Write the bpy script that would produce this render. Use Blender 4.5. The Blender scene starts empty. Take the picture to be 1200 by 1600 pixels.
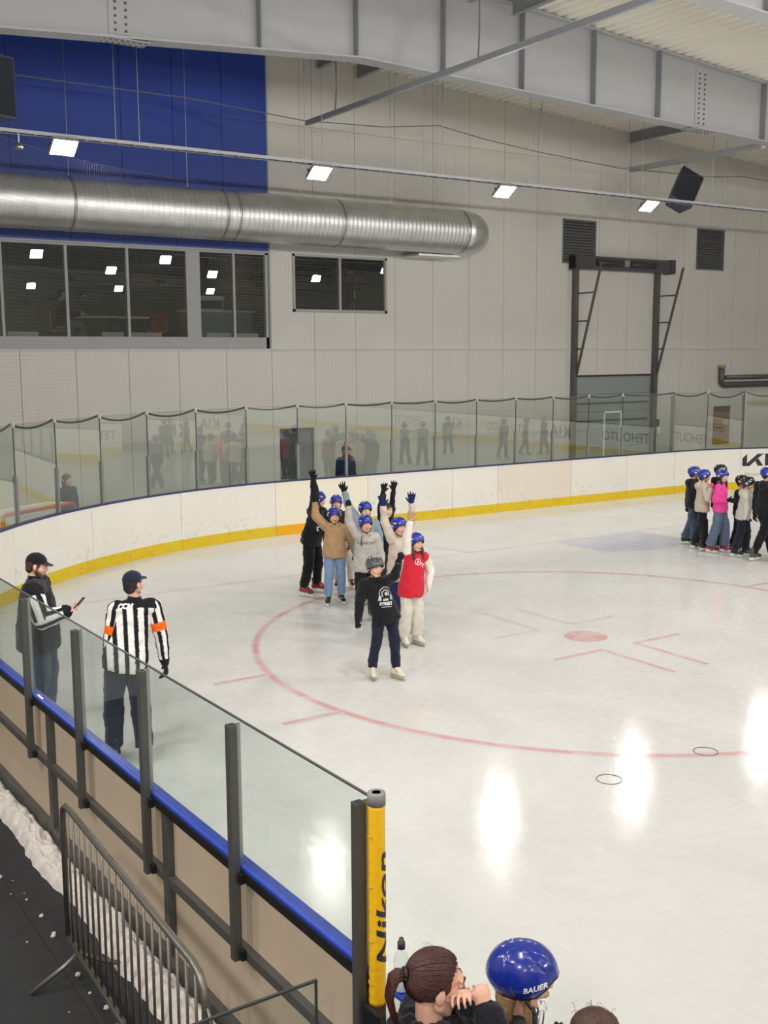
import bpy, bmesh, math, random
import numpy as np
from mathutils import Vector, Matrix, noise
from mathutils.bvhtree import BVHTree

scene = bpy.context.scene
col = scene.collection
random.seed(7)
PI = math.pi

# ------------------------------------------------------------------ camera
CAM = Vector((-10.307, -10.634, 3.833)); YAW, PITCH, ROLL, FPX = 0.58251, -0.14316, -0.00483, 1703.14
fw = Vector((math.sin(YAW)*math.cos(PITCH), math.cos(YAW)*math.cos(PITCH), math.sin(PITCH)))
rt = Vector((math.cos(YAW), -math.sin(YAW), 0)); up = rt.cross(fw)
rt, up = math.cos(ROLL)*rt+math.sin(ROLL)*up, -math.sin(ROLL)*rt+math.cos(ROLL)*up
cd = bpy.data.cameras.new('camera'); cam = bpy.data.objects.new('camera', cd); col.objects.link(cam)
cam.matrix_world = Matrix(((rt.x, up.x, -fw.x, CAM.x), (rt.y, up.y, -fw.y, CAM.y), (rt.z, up.z, -fw.z, CAM.z), (0, 0, 0, 1)))
cd.sensor_fit = 'VERTICAL'; cd.sensor_height = 36; cd.lens = 36*FPX/1600; cd.clip_end = 300
scene.camera = cam

# ------------------------------------------------------------------ world and exposure
wd = bpy.data.worlds.new('hall_air'); scene.world = wd; wd.use_nodes = True
wd.node_tree.nodes['Background'].inputs[0].default_value = (.9, .95, 1, 1)
wd.node_tree.nodes['Background'].inputs[1].default_value = 0.02
scene.view_settings.view_transform = 'Standard'; scene.view_settings.look = 'None'
scene.view_settings.gamma = 1; scene.view_settings.use_curve_mapping = False
scene.view_settings.exposure = 0.0
LAMP_POWER = 292.0            # emission strength of every floodlight diffuser in the hall
scene.cycles.use_denoising = True
scene.cycles.max_bounces = 10; scene.cycles.diffuse_bounces = 5; scene.cycles.transparent_max_bounces = 24
scene.cycles.sample_clamp_indirect = 6

# ------------------------------------------------------------------ helpers
def lin(c):
    if isinstance(c, str):
        c = [int(c[i:i+2], 16)/255 for i in (0, 2, 4)]
    return [(x/12.92 if x <= .04045 else ((x+.055)/1.055)**2.4) for x in c]

MATS = {}
def mat(name, color='808080', rough=.6, metal=0, var=.06, scale=6, bump=0, bscale=40, emit=0, spec=.5, attr=None, coat=0, sheen=0):
    if name in MATS: return MATS[name]
    m = bpy.data.materials.new(name); m.use_nodes = True; nt = m.node_tree; b = nt.nodes['Principled BSDF']
    c = lin(color)
    b.inputs['Roughness'].default_value = rough; b.inputs['Metallic'].default_value = metal
    b.inputs['Specular IOR Level'].default_value = spec
    b.inputs['Coat Weight'].default_value = coat; b.inputs['Sheen Weight'].default_value = sheen
    tc = nt.nodes.new('ShaderNodeTexCoord')
    src = None
    if attr:
        a = nt.nodes.new('ShaderNodeAttribute'); a.attribute_name = attr; src = a.outputs['Color']
    if var > 0:
        n = nt.nodes.new('ShaderNodeTexNoise'); n.inputs['Scale'].default_value = scale; n.inputs['Detail'].default_value = 4
        nt.links.new(tc.outputs['Object'], n.inputs['Vector'])
        mr = nt.nodes.new('ShaderNodeMapRange'); mr.inputs[1].default_value = .25; mr.inputs[2].default_value = .75
        mr.inputs[3].default_value = 1-var; mr.inputs[4].default_value = 1+var
        nt.links.new(n.outputs['Fac'], mr.inputs[0])
        mx = nt.nodes.new('ShaderNodeMix'); mx.data_type = 'RGBA'; mx.blend_type = 'MULTIPLY'; mx.inputs[0].default_value = 1
        if src: nt.links.new(src, mx.inputs[6])
        else: mx.inputs[6].default_value = (*c, 1)
        nt.links.new(mr.outputs[0], mx.inputs[7]); nt.links.new(mx.outputs[2], b.inputs['Base Color'])
    elif src: nt.links.new(src, b.inputs['Base Color'])
    else: b.inputs['Base Color'].default_value = (*c, 1)
    if bump > 0:
        n2 = nt.nodes.new('ShaderNodeTexNoise'); n2.inputs['Scale'].default_value = bscale; n2.inputs['Detail'].default_value = 5
        nt.links.new(tc.outputs['Object'], n2.inputs['Vector'])
        bp = nt.nodes.new('ShaderNodeBump'); bp.inputs['Strength'].default_value = bump; bp.inputs['Distance'].default_value = .01
        nt.links.new(n2.outputs['Fac'], bp.inputs['Height']); nt.links.new(bp.outputs['Normal'], b.inputs['Normal'])
    if emit > 0:
        b.inputs['Emission Color'].default_value = (*c, 1); b.inputs['Emission Strength'].default_value = emit
    MATS[name] = m
    return m

def glass_mat(name, tint=(.9, .95, .92), f0=.05, rough=.0):
    # thin sheet: tinted see-through plus a mirror term (Schlick), the same from both sides
    m = bpy.data.materials.new(name); m.use_nodes = True; nt = m.node_tree; nt.nodes.clear(); N = nt.nodes.new; L = nt.links.new
    o = N('ShaderNodeOutputMaterial'); t = N('ShaderNodeBsdfTransparent'); g = N('ShaderNodeBsdfGlossy'); mx = N('ShaderNodeMixShader')
    t.inputs[0].default_value = (*tint, 1); g.inputs['Roughness'].default_value = rough; g.inputs[0].default_value = (.95, 1, .97, 1)
    ge = N('ShaderNodeNewGeometry'); d = N('ShaderNodeVectorMath'); d.operation = 'DOT_PRODUCT'; L(ge.outputs['Incoming'], d.inputs[0]); L(ge.outputs['Normal'], d.inputs[1])
    def mth(op, a, b=None):
        x = N('ShaderNodeMath'); x.operation = op; x.use_clamp = op == 'SUBTRACT'
        for i, v in enumerate((a, b)):
            if v is None: continue
            if isinstance(v, (int, float)): x.inputs[i].default_value = v
            else: L(v, x.inputs[i])
        return x.outputs[0]
    c = mth('ABSOLUTE', d.outputs['Value']); k = mth('POWER', mth('SUBTRACT', 1.0, c), 5.0); f = mth('ADD', mth('MULTIPLY', k, 1-f0), f0)
    L(f, mx.inputs[0]); L(t.outputs[0], mx.inputs[1]); L(g.outputs[0], mx.inputs[2])
    L(mx.outputs[0], o.inputs[0]); MATS[name] = m
    return m

class MB:
    def __init__(s): s.v = []; s.f = []
    def add(s, vs, fs):
        n = len(s.v); s.v += [tuple(v) for v in vs]; s.f += [tuple(i+n for i in f) for f in fs]; return s
    def box(s, x0, x1, y0, y1, z0, z1):
        if x0 > x1: x0, x1 = x1, x0
        if y0 > y1: y0, y1 = y1, y0
        if z0 > z1: z0, z1 = z1, z0
        v = [(x, y, z) for z in (z0, z1) for y in (y0, y1) for x in (x0, x1)]
        return s.add(v, [(0, 2, 3, 1), (4, 5, 7, 6), (0, 1, 5, 4), (2, 6, 7, 3), (0, 4, 6, 2), (1, 3, 7, 5)])
    def bar(s, a, b, w, h, upv=(0, 0, 1)):
        a, b = Vector(a), Vector(b); d = (b-a).normalized(); u = Vector(upv)
        if abs(d.dot(u)) > .98: u = Vector((0, 1, 0))
        r = d.cross(u).normalized(); u = r.cross(d)
        v = [p+r*(i*w/2)+u*(j*h/2) for p in (a, b) for i, j in ((-1, -1), (1, -1), (1, 1), (-1, 1))]
        return s.add(v, [(0, 1, 2, 3), (7, 6, 5, 4), (0, 4, 5, 1), (1, 5, 6, 2), (2, 6, 7, 3), (3, 7, 4, 0)])
    def tube(s, pts, rad, n=10, caps=True, side=None, squash=None):
        # loft of elliptical rings along pts; squash scales the ring along the second axis
        pts = [Vector(p) for p in pts]; k = len(pts)
        if not hasattr(rad, '__len__'): rad = [rad]*k
        if squash is None: squash = [1]*k
        elif not hasattr(squash, '__len__'): squash = [squash]*k
        vs = []; prev = None
        for i, p in enumerate(pts):
            d = (pts[min(i+1, k-1)]-pts[max(i-1, 0)])
            d = d.normalized() if d.length > 1e-9 else Vector((0, 0, 1))
            if side is not None: r = Vector(side)
            elif prev is not None: r = prev
            else: r = Vector((1, 0, 0)) if abs(d.x) < .9 else Vector((0, 1, 0))
            r = (r-d*r.dot(d))
            if r.length < 1e-6: r = d.orthogonal()
            r.normalize(); prev = r; u = d.cross(r)
            for j in range(n):
                a = 2*PI*j/n; vs.append(p+r*(math.cos(a)*rad[i])+u*(math.sin(a)*rad[i]*squash[i]))
        fs = [(i*n+j, i*n+(j+1) % n, (i+1)*n+(j+1) % n, (i+1)*n+j) for i in range(k-1) for j in range(n)]
        if caps: fs += [tuple(range(n-1, -1, -1)), tuple(range((k-1)*n, k*n))]
        return s.add(vs, fs)
    def cone(s, a, b, ra, rb, n=12, side=None, squash=1):
        # rounded cone (capsule) from a to b
        a, b = Vector(a), Vector(b); d = b-a; L = d.length
        d = d/L if L > 1e-9 else Vector((0, 0, 1))
        P, R = [], []
        for t in (-85, -60, -30): t = math.radians(t); P.append(a+d*(ra*math.sin(t))); R.append(ra*math.cos(t))
        P += [a, b]; R += [ra, rb]
        for t in (30, 60, 85): t = math.radians(t); P.append(b+d*(rb*math.sin(t))); R.append(rb*math.cos(t))
        return s.tube(P, R, n, True, side, squash)
    def ball(s, c, rx, ry=None, rz=None, n=16, m=10, M=None):
        ry = ry or rx; rz = rz or rx; c = Vector(c); vs = [Vector((0, 0, rz))]
        for i in range(1, m):
            t = PI*i/m
            for j in range(n):
                a = 2*PI*j/n; vs.append(Vector((rx*math.sin(t)*math.cos(a), ry*math.sin(t)*math.sin(a), rz*math.cos(t))))
        vs.append(Vector((0, 0, -rz)))
        if M is not None: vs = [M @ v for v in vs]
        fs = [(0, 1+j, 1+(j+1) % n) for j in range(n)]
        for i in range(m-2): fs += [(1+i*n+j, 1+(i+1)*n+j, 1+(i+1)*n+(j+1) % n, 1+i*n+(j+1) % n) for j in range(n)]
        e = 1+(m-1)*n; fs += [(e, e-n+(j+1) % n, e-n+j) for j in range(n)]
        return s.add([v+c for v in vs], fs)
    def lathe(s, prof, n=20, c=(0, 0, 0), M=None):
        vs = []
        for r, z in prof:
            for j in range(n):
                a = 2*PI*j/n; v = Vector((r*math.cos(a), r*math.sin(a), z))
                vs.append((M @ v if M is not None else v)+Vector(c))
        k = len(prof); fs = [(i*n+j, i*n+(j+1) % n, (i+1)*n+(j+1) % n, (i+1)*n+j) for i in range(k-1) for j in range(n)]
        fs += [tuple(range(n-1, -1, -1)), tuple(range((k-1)*n, k*n))]
        return s.add(vs, fs)
    def prism(s, poly, z0, z1, f=None):
        # poly in (x,y); extruded z0..z1 ; f maps a point
        n = len(poly); vs = [(x, y, z) for z in (z0, z1) for x, y in poly]
        if f: vs = [f(Vector(v)) for v in vs]
        fs = [tuple(range(n-1, -1, -1)), tuple(range(n, 2*n))]+[(i, (i+1) % n, n+(i+1) % n, n+i) for i in range(n)]
        return s.add(vs, fs)
    def mesh(s, name, smooth=False):
        me = bpy.data.meshes.new(name); me.from_pydata(s.v, [], s.f); me.validate(); me.update()
        if smooth: me.polygons.foreach_set('use_smooth', [True]*len(me.polygons))
        return me
    def build(s, name, m, parent=None, smooth=False, bevel=0):
        me = s.mesh(name, smooth); return obj(name, me, m, parent, bevel)

def obj(name, me, m=None, parent=None, bevel=0):
    if m is not None and not me.materials: me.materials.append(MATS[m] if isinstance(m, str) else m)
    o = bpy.data.objects.new(name, me); col.objects.link(o); o.parent = parent
    if bevel:
        b = o.modifiers.new('bevel', 'BEVEL'); b.width = bevel; b.segments = 2; b.limit_method = 'ANGLE'
    return o
def tag(o, label=None, cat=None, group=None, kind=None):
    if label: o['label'] = label
    if cat: o['category'] = cat
    if group: o['group'] = group
    if kind: o['kind'] = kind
    return o
def empty(name, loc=(0, 0, 0), rz=0, label=None, cat=None, group=None, kind=None):
    o = bpy.data.objects.new(name, None); col.objects.link(o); o.location = loc; o.rotation_euler = (0, 0, rz)
    o.empty_display_size = .1
    return tag(o, label, cat, group, kind)
def copy_tree(o, parent=None):
    c = o.copy(); col.objects.link(c); c.parent = parent
    for ch in list(o.children): copy_tree(ch, c)
    return c
def text_mesh(body, size, extrude=0, shear=0, spacing=1.0, bold=0):
    cu = bpy.data.curves.new('lettering', 'FONT'); cu.body = body; cu.size = size; cu.shear = shear; cu.align_x = 'CENTER'; cu.align_y = 'CENTER'
    cu.space_character = spacing; cu.offset = bold; cu.resolution_u = 3; cu.extrude = extrude
    o = bpy.data.objects.new('lettering', cu); col.objects.link(o)
    dg = bpy.context.evaluated_depsgraph_get(); me = bpy.data.meshes.new_from_object(o.evaluated_get(dg))
    bpy.data.objects.remove(o); bpy.data.curves.remove(cu)
    return me
def decal(name, me, target_v, target_f, origin, right, upv, m, parent, off=.003, cuts=0, reach=.35):
    # lay a flat mesh (xy plane) on a surface, by projecting along right x up
    R, U = Vector(right).normalized(), Vector(upv).normalized(); N = R.cross(U).normalized(); O = Vector(origin)
    bm = bmesh.new(); bm.from_mesh(me)
    if cuts: bmesh.ops.triangulate(bm, faces=bm.faces[:]); bmesh.ops.subdivide_edges(bm, edges=bm.edges[:], cuts=cuts, use_grid_fill=True)
    bvh = BVHTree.FromPolygons(target_v, target_f)
    dead = []
    for v in bm.verts:
        p = O+R*v.co.x+U*v.co.y
        h = bvh.ray_cast(p+N*reach, -N)
        if h[0] is None: dead.append(v); v.co = p
        else: v.co = h[0]+N*off
    if dead: bmesh.ops.delete(bm, geom=dead, context='VERTS')
    bm.to_mesh(me); bm.free(); me.materials.clear()
    return obj(name, me, m, parent)
# ------------------------------------------------------------------ materials of the place
mat('wall_panel', 'cdcac3', .55, var=.03, scale=.8)
mat('wall_joint', '6f6c69', .8)
mat('wall_blue', '1b3c98', .45, var=.05, scale=1.2)
mat('deck', 'f3f0e4', .5, var=.03, scale=1)
mat('steel_grey', 'abadb0', .5, var=.05, scale=2)
mat('steel_dark', '8a8d93', .5, var=.05, scale=2)
mat('steel_cream', 'd8d5cc', .5, var=.04)
mat('frame_grey', '9a9c9c', .45, var=.03)
mat('charcoal', '3a3b3d', .45, var=.08)
mat('black', '131316', .5, var=.1)
mat('bolt_dark', '55575a', .5)
mat('louvre', '6c6e70', .6)
mat('galv', 'd8dad8', .42, metal=1, var=.12, scale=3)
mat('alu', 'b4b6b6', .35, metal=1, var=.08, scale=8)
mat('board_white', 'eeece4', .45, var=.03, scale=1.2)
mat('board_cream', 'f3ecd9', .4, var=.015)
mat('board_warm', 'e8e0d4', .5, var=.04, scale=2)
mat('kick_yellow', 'e8cc24', .45, var=.10, scale=4)
mat('kick_orange', 'f0b010', .4, var=.03)
mat('cap_navy', '2a3468', .45)
mat('cap_blue', '2340a8', .35, var=.12, scale=9)
mat('ply', 'c0ae97', .6, var=.05, scale=2.5)
mat('rail_steel', '5b5a57', .42, metal=.4, var=.10, scale=5)
mat('rubber', '26272a', .85, var=.2, scale=7, bump=.5, bscale=90)
mat('snow', 'cdc6c0', .85, var=.10, scale=14, bump=.9, bscale=45)
mat('lamp_body', '9a9a98', .4)
mat('lamp_light', 'fffbf7', .5, var=0, emit=LAMP_POWER)
mat('cable', '6a6a6a', .6)
mat('net_black', '6c6c6a', .8, var=0)
mat('speaker_black', '4a5264', .55, var=.1)
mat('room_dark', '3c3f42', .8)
mat('wood_orange', 'a4643c', .5, var=.15, scale=5)
mat('table_white', 'd9d5cc', .4)
mat('door_grey', '8b9290', .5, var=.03)
mat('door_dark', '5c6165', .55)
mat('red_paint', 'c23a30', .4)
mat('net_white', 'e8e6de', .8)
mat('yellow_pad', 'f2bb12', .5, var=.05, scale=10, bump=.4, bscale=25)
mat('print_black', '2c2c34', .55, var=.04)
mat('print_grey', 'b9b8b4', .55)
mat('print_white', 'f0f0ee', .55, var=.02)
glass_mat('glass_end', (.90, .93, .91), .11)
glass_mat('glass_near', (.93, .96, .945), .035)
glass_mat('glass_window', (.68, .71, .71), .07)

def ice_mat(name, tint, amount, soft=False):
    m = bpy.data.materials.new(name); m.use_nodes = True; nt = m.node_tree; b = nt.nodes['Principled BSDF']; N = nt.nodes.new; L = nt.links.new
    g = N('ShaderNodeNewGeometry')
    def noise(sc, det=5, rough=.55, dist=0, stretch=None):
        n = N('ShaderNodeTexNoise'); n.inputs['Scale'].default_value = sc; n.inputs['Detail'].default_value = det
        n.inputs['Roughness'].default_value = rough; n.inputs['Distortion'].default_value = dist
        if stretch:
            mp = N('ShaderNodeMapping'); mp.inputs['Scale'].default_value = stretch[:3]; mp.inputs['Rotation'].default_value = (0, 0, stretch[3])
            L(g.outputs['Position'], mp.inputs[0]); L(mp.outputs[0], n.inputs[0])
        else: L(g.outputs['Position'], n.inputs[0])
        return n.outputs['Fac']
    def ramp(src, a, b2, lo, hi):
        r = N('ShaderNodeMapRange'); r.inputs[1].default_value = a; r.inputs[2].default_value = b2; r.inputs[3].default_value = lo; r.inputs[4].default_value = hi
        L(src, r.inputs[0]); return r.outputs[0]
    def mul(a, b2):
        x = N('ShaderNodeMath'); x.operation = 'MULTIPLY'; L(a, x.inputs[0]); L(b2, x.inputs[1]); return x.outputs[0]
    cloud = ramp(noise(.8, 6, .62, .7), .3, .7, .915, 1.03)
    scr1 = ramp(noise(2.4, 5, .6, 0, (1, 34, 1, .5)), .56, .70, 1, 1.09)
    scr2 = ramp(noise(2.0, 5, .6, 0, (30, 1, 1, .25)), .56, .70, 1, 1.08)
    v = mul(mul(cloud, scr1), scr2)
    base = N('ShaderNodeMix'); base.data_type = 'RGBA'; base.blend_type = 'MULTIPLY'; base.inputs[0].default_value = 1
    base.inputs[6].default_value = (*lin('d7d7d4'), 1); L(v, base.inputs[7]); out = base.outputs[2]
    if amount:
        mx = N('ShaderNodeMix'); mx.data_type = 'RGBA'; mx.inputs[7].default_value = (*lin(tint), 1); L(out, mx.inputs[6])
        fac = ramp(noise(2.2, 6, .7, .4), .32, .62, amount*.35, amount)
        if soft:
            at_ = N('ShaderNodeAttribute'); at_.attribute_name = 'soft'; fac = mul(fac, at_.outputs['Fac'])
        L(fac, mx.inputs[0]); out = mx.outputs[2]
    L(out, b.inputs['Base Color'])
    L(ramp(noise(8, 7, .72, .4, (1, 2.4, 1, .6)), .46, .60, .03, .12), b.inputs['Specular IOR Level'])
    b.inputs['Roughness'].default_value = .055
    bp = N('ShaderNodeBump'); bp.inputs['Strength'].default_value = .22; bp.inputs['Distance'].default_value = .004
    L(noise(13, 8, .66, .4, (1, 1.8, 1, .6)), bp.inputs['Height']); L(bp.outputs[0], b.inputs['Normal'])
    MATS[name] = m
ice_mat('ice', None, 0)
ice_mat('ice_red', 'd07c84', .66); ice_mat('ice_red_pale', 'cf9094', .36); ice_mat('line_red', 'd07c84', .72, True); ice_mat('line_pale', 'cf9094', .42, True); ice_mat('ice_blue', '9aa0d2', .45)

# ------------------------------------------------------------------ the ice sheet
XB, Y0, RC = -8.1, 9.9, 9.1                 # left boards, end boards, corner radius
CX, CY = XB+RC, Y0-RC
XR, YB = 20.14, -48.0                       # far side boards, far end boards
def rink_path(x_off=0.0, n=24):
    # rink outline from the left side, round the near-left corner of the end, along the end, to the right side
    r = RC+x_off; r2_ = 7.5+x_off; P = []
    for i in range(n+1):
        a = PI-PI/2*i/n; P.append((CX+r*math.cos(a), CY+r*math.sin(a)))
    for i in range(n+1):
        a = PI/2-PI/2*i/n; P.append((XR-7.5+r2_*math.cos(a), Y0-7.5+r2_*math.sin(a)))
    return P
outl = rink_path(0)
poly = outl+[(XR, YB+RC)]+[(XR-RC+RC*math.cos(a), YB+RC+RC*math.sin(a)) for a in [-PI/2*i/10 for i in range(1, 11)]]+[(CX+RC*math.cos(a), YB+RC+RC*math.sin(a)) for a in [-PI/2-PI/2*i/10 for i in range(0, 11)]]
NX = lambda y: -7.87-.0198*(y+6.82)          # under the near boards
poly += [(XB, -12.1), (NX(-12), -12), (NX(.78), .78)]
floor = tag(MB().prism(poly, -.06, 0).build('floor', 'ice'), kind='structure')
def strip(name, pts, w, m, z=.0015):
    # painted line seen through the ice: four points across, fading out at both edges
    b = MB(); vs = []; m = {'ice_red': 'line_red', 'ice_red_pale': 'line_pale'}.get(m, m); w = w*1.9 if m.startswith('line') else w
    pts = [Vector((*p, z)) for p in pts]
    for i, p in enumerate(pts):
        d = pts[min(i+1, len(pts)-1)]-pts[max(i-1, 0)]; d.normalize(); n = Vector((-d.y, d.x, 0))
        vs += [p-n*w/2, p-n*w*.14, p+n*w*.14, p+n*w/2]
    b.add(vs, [(4*i+k, 4*i+4+k, 4*i+5+k, 4*i+1+k) for i in range(len(pts)-1) for k in range(3)])
    o = b.build(name, m, floor); o.data.attributes.new('soft', 'FLOAT', 'POINT').data.foreach_set('value', [0.0, 1.0, 1.0, 0.0]*len(pts))
    return o
circ = [(4.5*math.cos(2*PI*i/120), 4.5*math.sin(2*PI*i/120)) for i in range(121)]
strip('faceoff_circle', circ, .075, 'ice_red')
strip('faceoff_circle', [(12.04+x, y) for x, y in circ], .075, 'ice_red')
MB().add([(.3*math.cos(2*PI*i/32), .3*math.sin(2*PI*i/32), .0012) for i in range(32)], [tuple(range(32))]).build('faceoff_spot', 'ice_red', floor)
for sx, sy in ((-1, 1), (1, 1), (-1, -1), (1, -1)):
    strip('faceoff_mark', [(sx*.3, sy*1.85), (sx*.3, sy*.63)], .055, 'ice_red' if sy < 0 else 'ice_red_pale')
    strip('faceoff_mark', [(sx*.3, sy*.63), (sx*1.15, sy*.63)], .055, 'ice_red' if sy < 0 else 'ice_red_pale', .0018)
    strip('hash_mark', [(sx*4.42, sy*.85), (sx*5.15, sy*.85)], .06, 'ice_red', .0018)
strip('goal_line', [(-6.46, 5.97), (19.2, 5.97)], .06, 'ice_red_pale')
strip('trapezoid_line', [(2.64, 6), (1.75, 9.85)], .05, 'ice_red_pale'); strip('trapezoid_line', [(9.4, 6), (10.29, 9.85)], .05, 'ice_red_pale')
cr = [(4.8, 5.93), (4.8, 4.75)]+[(6.02+1.83*math.cos(a), 5.97+1.83*math.sin(a)) for a in np.linspace(-PI+.84, -.84, 16)]+[(7.25, 4.75), (7.25, 5.93)]
MB().add([(x, y, .001) for x, y in cr], [tuple(range(len(cr)))]).build('goal_crease', 'ice_blue', floor)
strip('blue_line', [(-7.9, -16.8), (19.9, -16.8)], .3, 'ice_blue'); strip('centre_line', [(-7.9, -24), (19.9, -24)], .3, 'ice_red')

# floor outside the boards: black rubber mats on a slab
hall = MB().box(-15, 25, -52, 13.1, -.3, -.005).build('floor_hall', mat('concrete', '77777a', .8)); tag(hall, kind='structure')
base_out = MB().box(-15, -7.9, -20, .9, -.06, -.003).build('floor_walkway', mat('slab_dark', '1c1d1f', .9)); tag(base_out, kind='structure')
mm = MB().box(-.598, .598, -.748, .748, 0, .03).mesh('rubber_mat')
for i in range(2):
    for j in range(7):
        o = obj('rubber_mat', mm, 'rubber', base_out, .006); o.location = (-8.49-.6-1.2*i, -.4-1.5*j, -.031+.001*((i+j) % 2))
mm2 = MB().box(-.18, .31, -.748, .748, 0, .03).mesh('rubber_mat')
for j in range(7):
    o = obj('rubber_mat', mm2, 'rubber', base_out); o.location = (-8.305, -.4-1.5*j, -.032)

# ------------------------------------------------------------------ end wall with its panels
W = 13.1
def roof_z(x): return 11.03-.066*abs(x-2.0)
holes = [(-8.4, 2.02, 4.0, 6.26), (2.70, 5.44, 4.88, 6.27), (11.45, 12.75, 6.40, 7.64), (17.06, 18.35, 6.43, 7.70), (11.95, 15.22, 0, 3.2), (2.28, 3.24, 0, 2.05)]
def cut(rects, h):
    out = []
    for a, b, c, d in rects:
        e, f, g, k = h
        if f <= a or e >= b or k <= c or g >= d: out.append((a, b, c, d)); continue
        if e > a: out.append((a, e, c, d))
        if f < b: out.append((f, b, c, d))
        l, r = max(a, e), min(b, f)
        if g > c: out.append((l, r, c, g))
        if k < d: out.append((l, r, k, d))
    return out
def with_holes(x0, x1, z0, z1):
    R = [(x0, x1, z0, z1)]
    for h in holes: R = cut(R, h)
    return R
mb = MB()
for a, b, c, d in with_holes(-14, 25, 0, 11.3): mb.box(a, b, W+.09, W+.16, c, d)
wall_end = tag(mb.build('wall_end', 'wall_joint'), kind='structure')
xj = [-3.9+1.2*k for k in range(-9, 25)]
for k in range(len(xj)-1):
    a, b = xj[k]+.005, xj[k+1]-.005
    for z0, z1, m in ((0, 3.974, 'wall_panel'), (3.986, 6.265, 'wall_panel'), (6.265, None, None)):
        top = z1 if z1 else max(roof_z(a), roof_z(b))+.02
        blue = z1 is None
        segs = [(a, b, 'wall_panel')]
        if blue:
            segs = [(a, min(b, 2.04), 'wall_blue')] if b <= 2.1 else ([(a, 2.04, 'wall_blue'), (2.04, b, 'wall_panel')] if a < 2.04-.02 else [(a, b, 'wall_panel')])
        for s0, s1, m2 in segs:
            R = with_holes(s0, s1, z0, top)
            if not R: continue
            mb = MB()
            y_f = W-.05 if m2 == 'wall_blue' else W
            for q in R: mb.box(q[0], q[1], y_f, W+.095, q[2], q[3])
            mb.build('wall_panel', m2, wall_end)
# dark flashing strip under the blue field and corner trim
MB().box(-9, 2.06, W-.075, W-.02, 6.24, 6.28).build('flashing', 'frame_grey', wall_end)
MB().box(2.035, 2.075, W-.06, W, 4.0, 10.95).build('corner_trim', 'frame_grey', wall_end)
MB().box(-9, 21, W-.03, W, 3.965, 3.995).build('ledge', 'wall_panel', wall_end)
# other walls and the roof deck of the hall
tag(MB().box(-14.2, -14, -52, W+.1, -.1, 11).build('wall_left', 'wall_panel'), kind='structure')
tag(MB().box(25, 25.2, -52, W+.1, -.1, 11).build('wall_right', 'wall_panel'), kind='structure')
tag(MB().box(-14, 25, -52.2, -52, -.1, 11).build('wall_back', 'wall_panel'), kind='structure')
mb = MB(); pr = []; x = -14.2; P = .278
while x < 25.2:
    for dx, dz in ((0, 0), (.10, 0), (.14, .09), (.238, .09)): pr.append((x+dx, roof_z(x+dx)+dz))
    x += P
n = len(pr); ys = [-52, W+.12]
mb.add([(px, y, pz) for y in ys for px, pz in pr]+[(px, y, pz+.15) for y in ys for px, pz in pr], [(i, i+1, n+i+1, n+i) for i in range(n-1)]+[(2*n+i, 3*n+i, 3*n+i+1, 2*n+i+1) for i in range(n-1)])
tag(mb.build('ceiling', 'deck'), kind='structure')

# ------------------------------------------------------------------ windows of the lounge
def window(name, x0, x1, z0, z1, mulls, pz0, pz1, fw_=.045, wide=(), y=W):
    e = empty(name, (0, 0, 0), kind='structure')
    fr = MB(); fr.box(x0, x1, y-.03, y+.07, z1-.055, z1).box(x0, x1, y-.03, y+.07, z0, pz0).box(x0, x0+.06, y-.03, y+.07, z0, z1).box(x1-.07, x1, y-.03, y+.07, z0, z1)
    fr.build('window_frame', 'frame_grey', e)
    edges = [x0+.06]
    for mx, w in mulls:
        MB().box(mx-w/2, mx+w/2, y-.025, y+.065, pz0, z1-.055).build('mullion', 'frame_grey', e); edges += [mx-w/2, mx+w/2]
    edges.append(x1-.07)
    for i in range(0, len(edges), 2):
        MB().box(edges[i], edges[i+1], y+.015, y+.025, pz0, z1-.055).build('pane', 'glass_window', e)
    return e
window('window_1', -8.4, 2.02, 4.0, 6.25, [(-6.95, .06), (-5.57, .06), (-4.20, .06), (-2.83, .06), (-1.46, .06), (.10, .34), (1.13, .055)], 4.26, 6.2)
window('window_2', 2.70, 5.44, 4.88, 6.27, [(4.04, .06)], 4.95, 6.2)
# room behind the windows
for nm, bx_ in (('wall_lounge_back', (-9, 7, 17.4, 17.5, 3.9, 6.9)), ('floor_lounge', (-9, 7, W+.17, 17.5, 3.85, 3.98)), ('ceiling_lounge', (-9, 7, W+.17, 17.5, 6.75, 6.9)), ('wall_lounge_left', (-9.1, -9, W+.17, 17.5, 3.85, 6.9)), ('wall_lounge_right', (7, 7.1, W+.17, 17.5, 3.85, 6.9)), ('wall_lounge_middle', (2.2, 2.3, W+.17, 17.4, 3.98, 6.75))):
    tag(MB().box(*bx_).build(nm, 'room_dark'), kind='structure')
for x in (-3.2, .9, 4.2):  # unseen lamps, added to brighten the room behind the windows
    e = empty('added_lounge_lamp', (x, 15.6, 6.75), 0, 'unseen small lamp added to brighten the dim lounge', 'lamp', 'added lounge lamps'); MB().box(-.22, .22, -.22, .22, -.05, 0).build('housing', 'frame_grey', e); MB().add([(-.2, -.2, -.052), (.2, -.2, -.052), (.2, .2, -.052), (-.2, .2, -.052)], [(3, 2, 1, 0)]).build('diffuser', mat('lounge_fill_light', 'ffe9c8', .5, var=0, emit=70), e)
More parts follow.
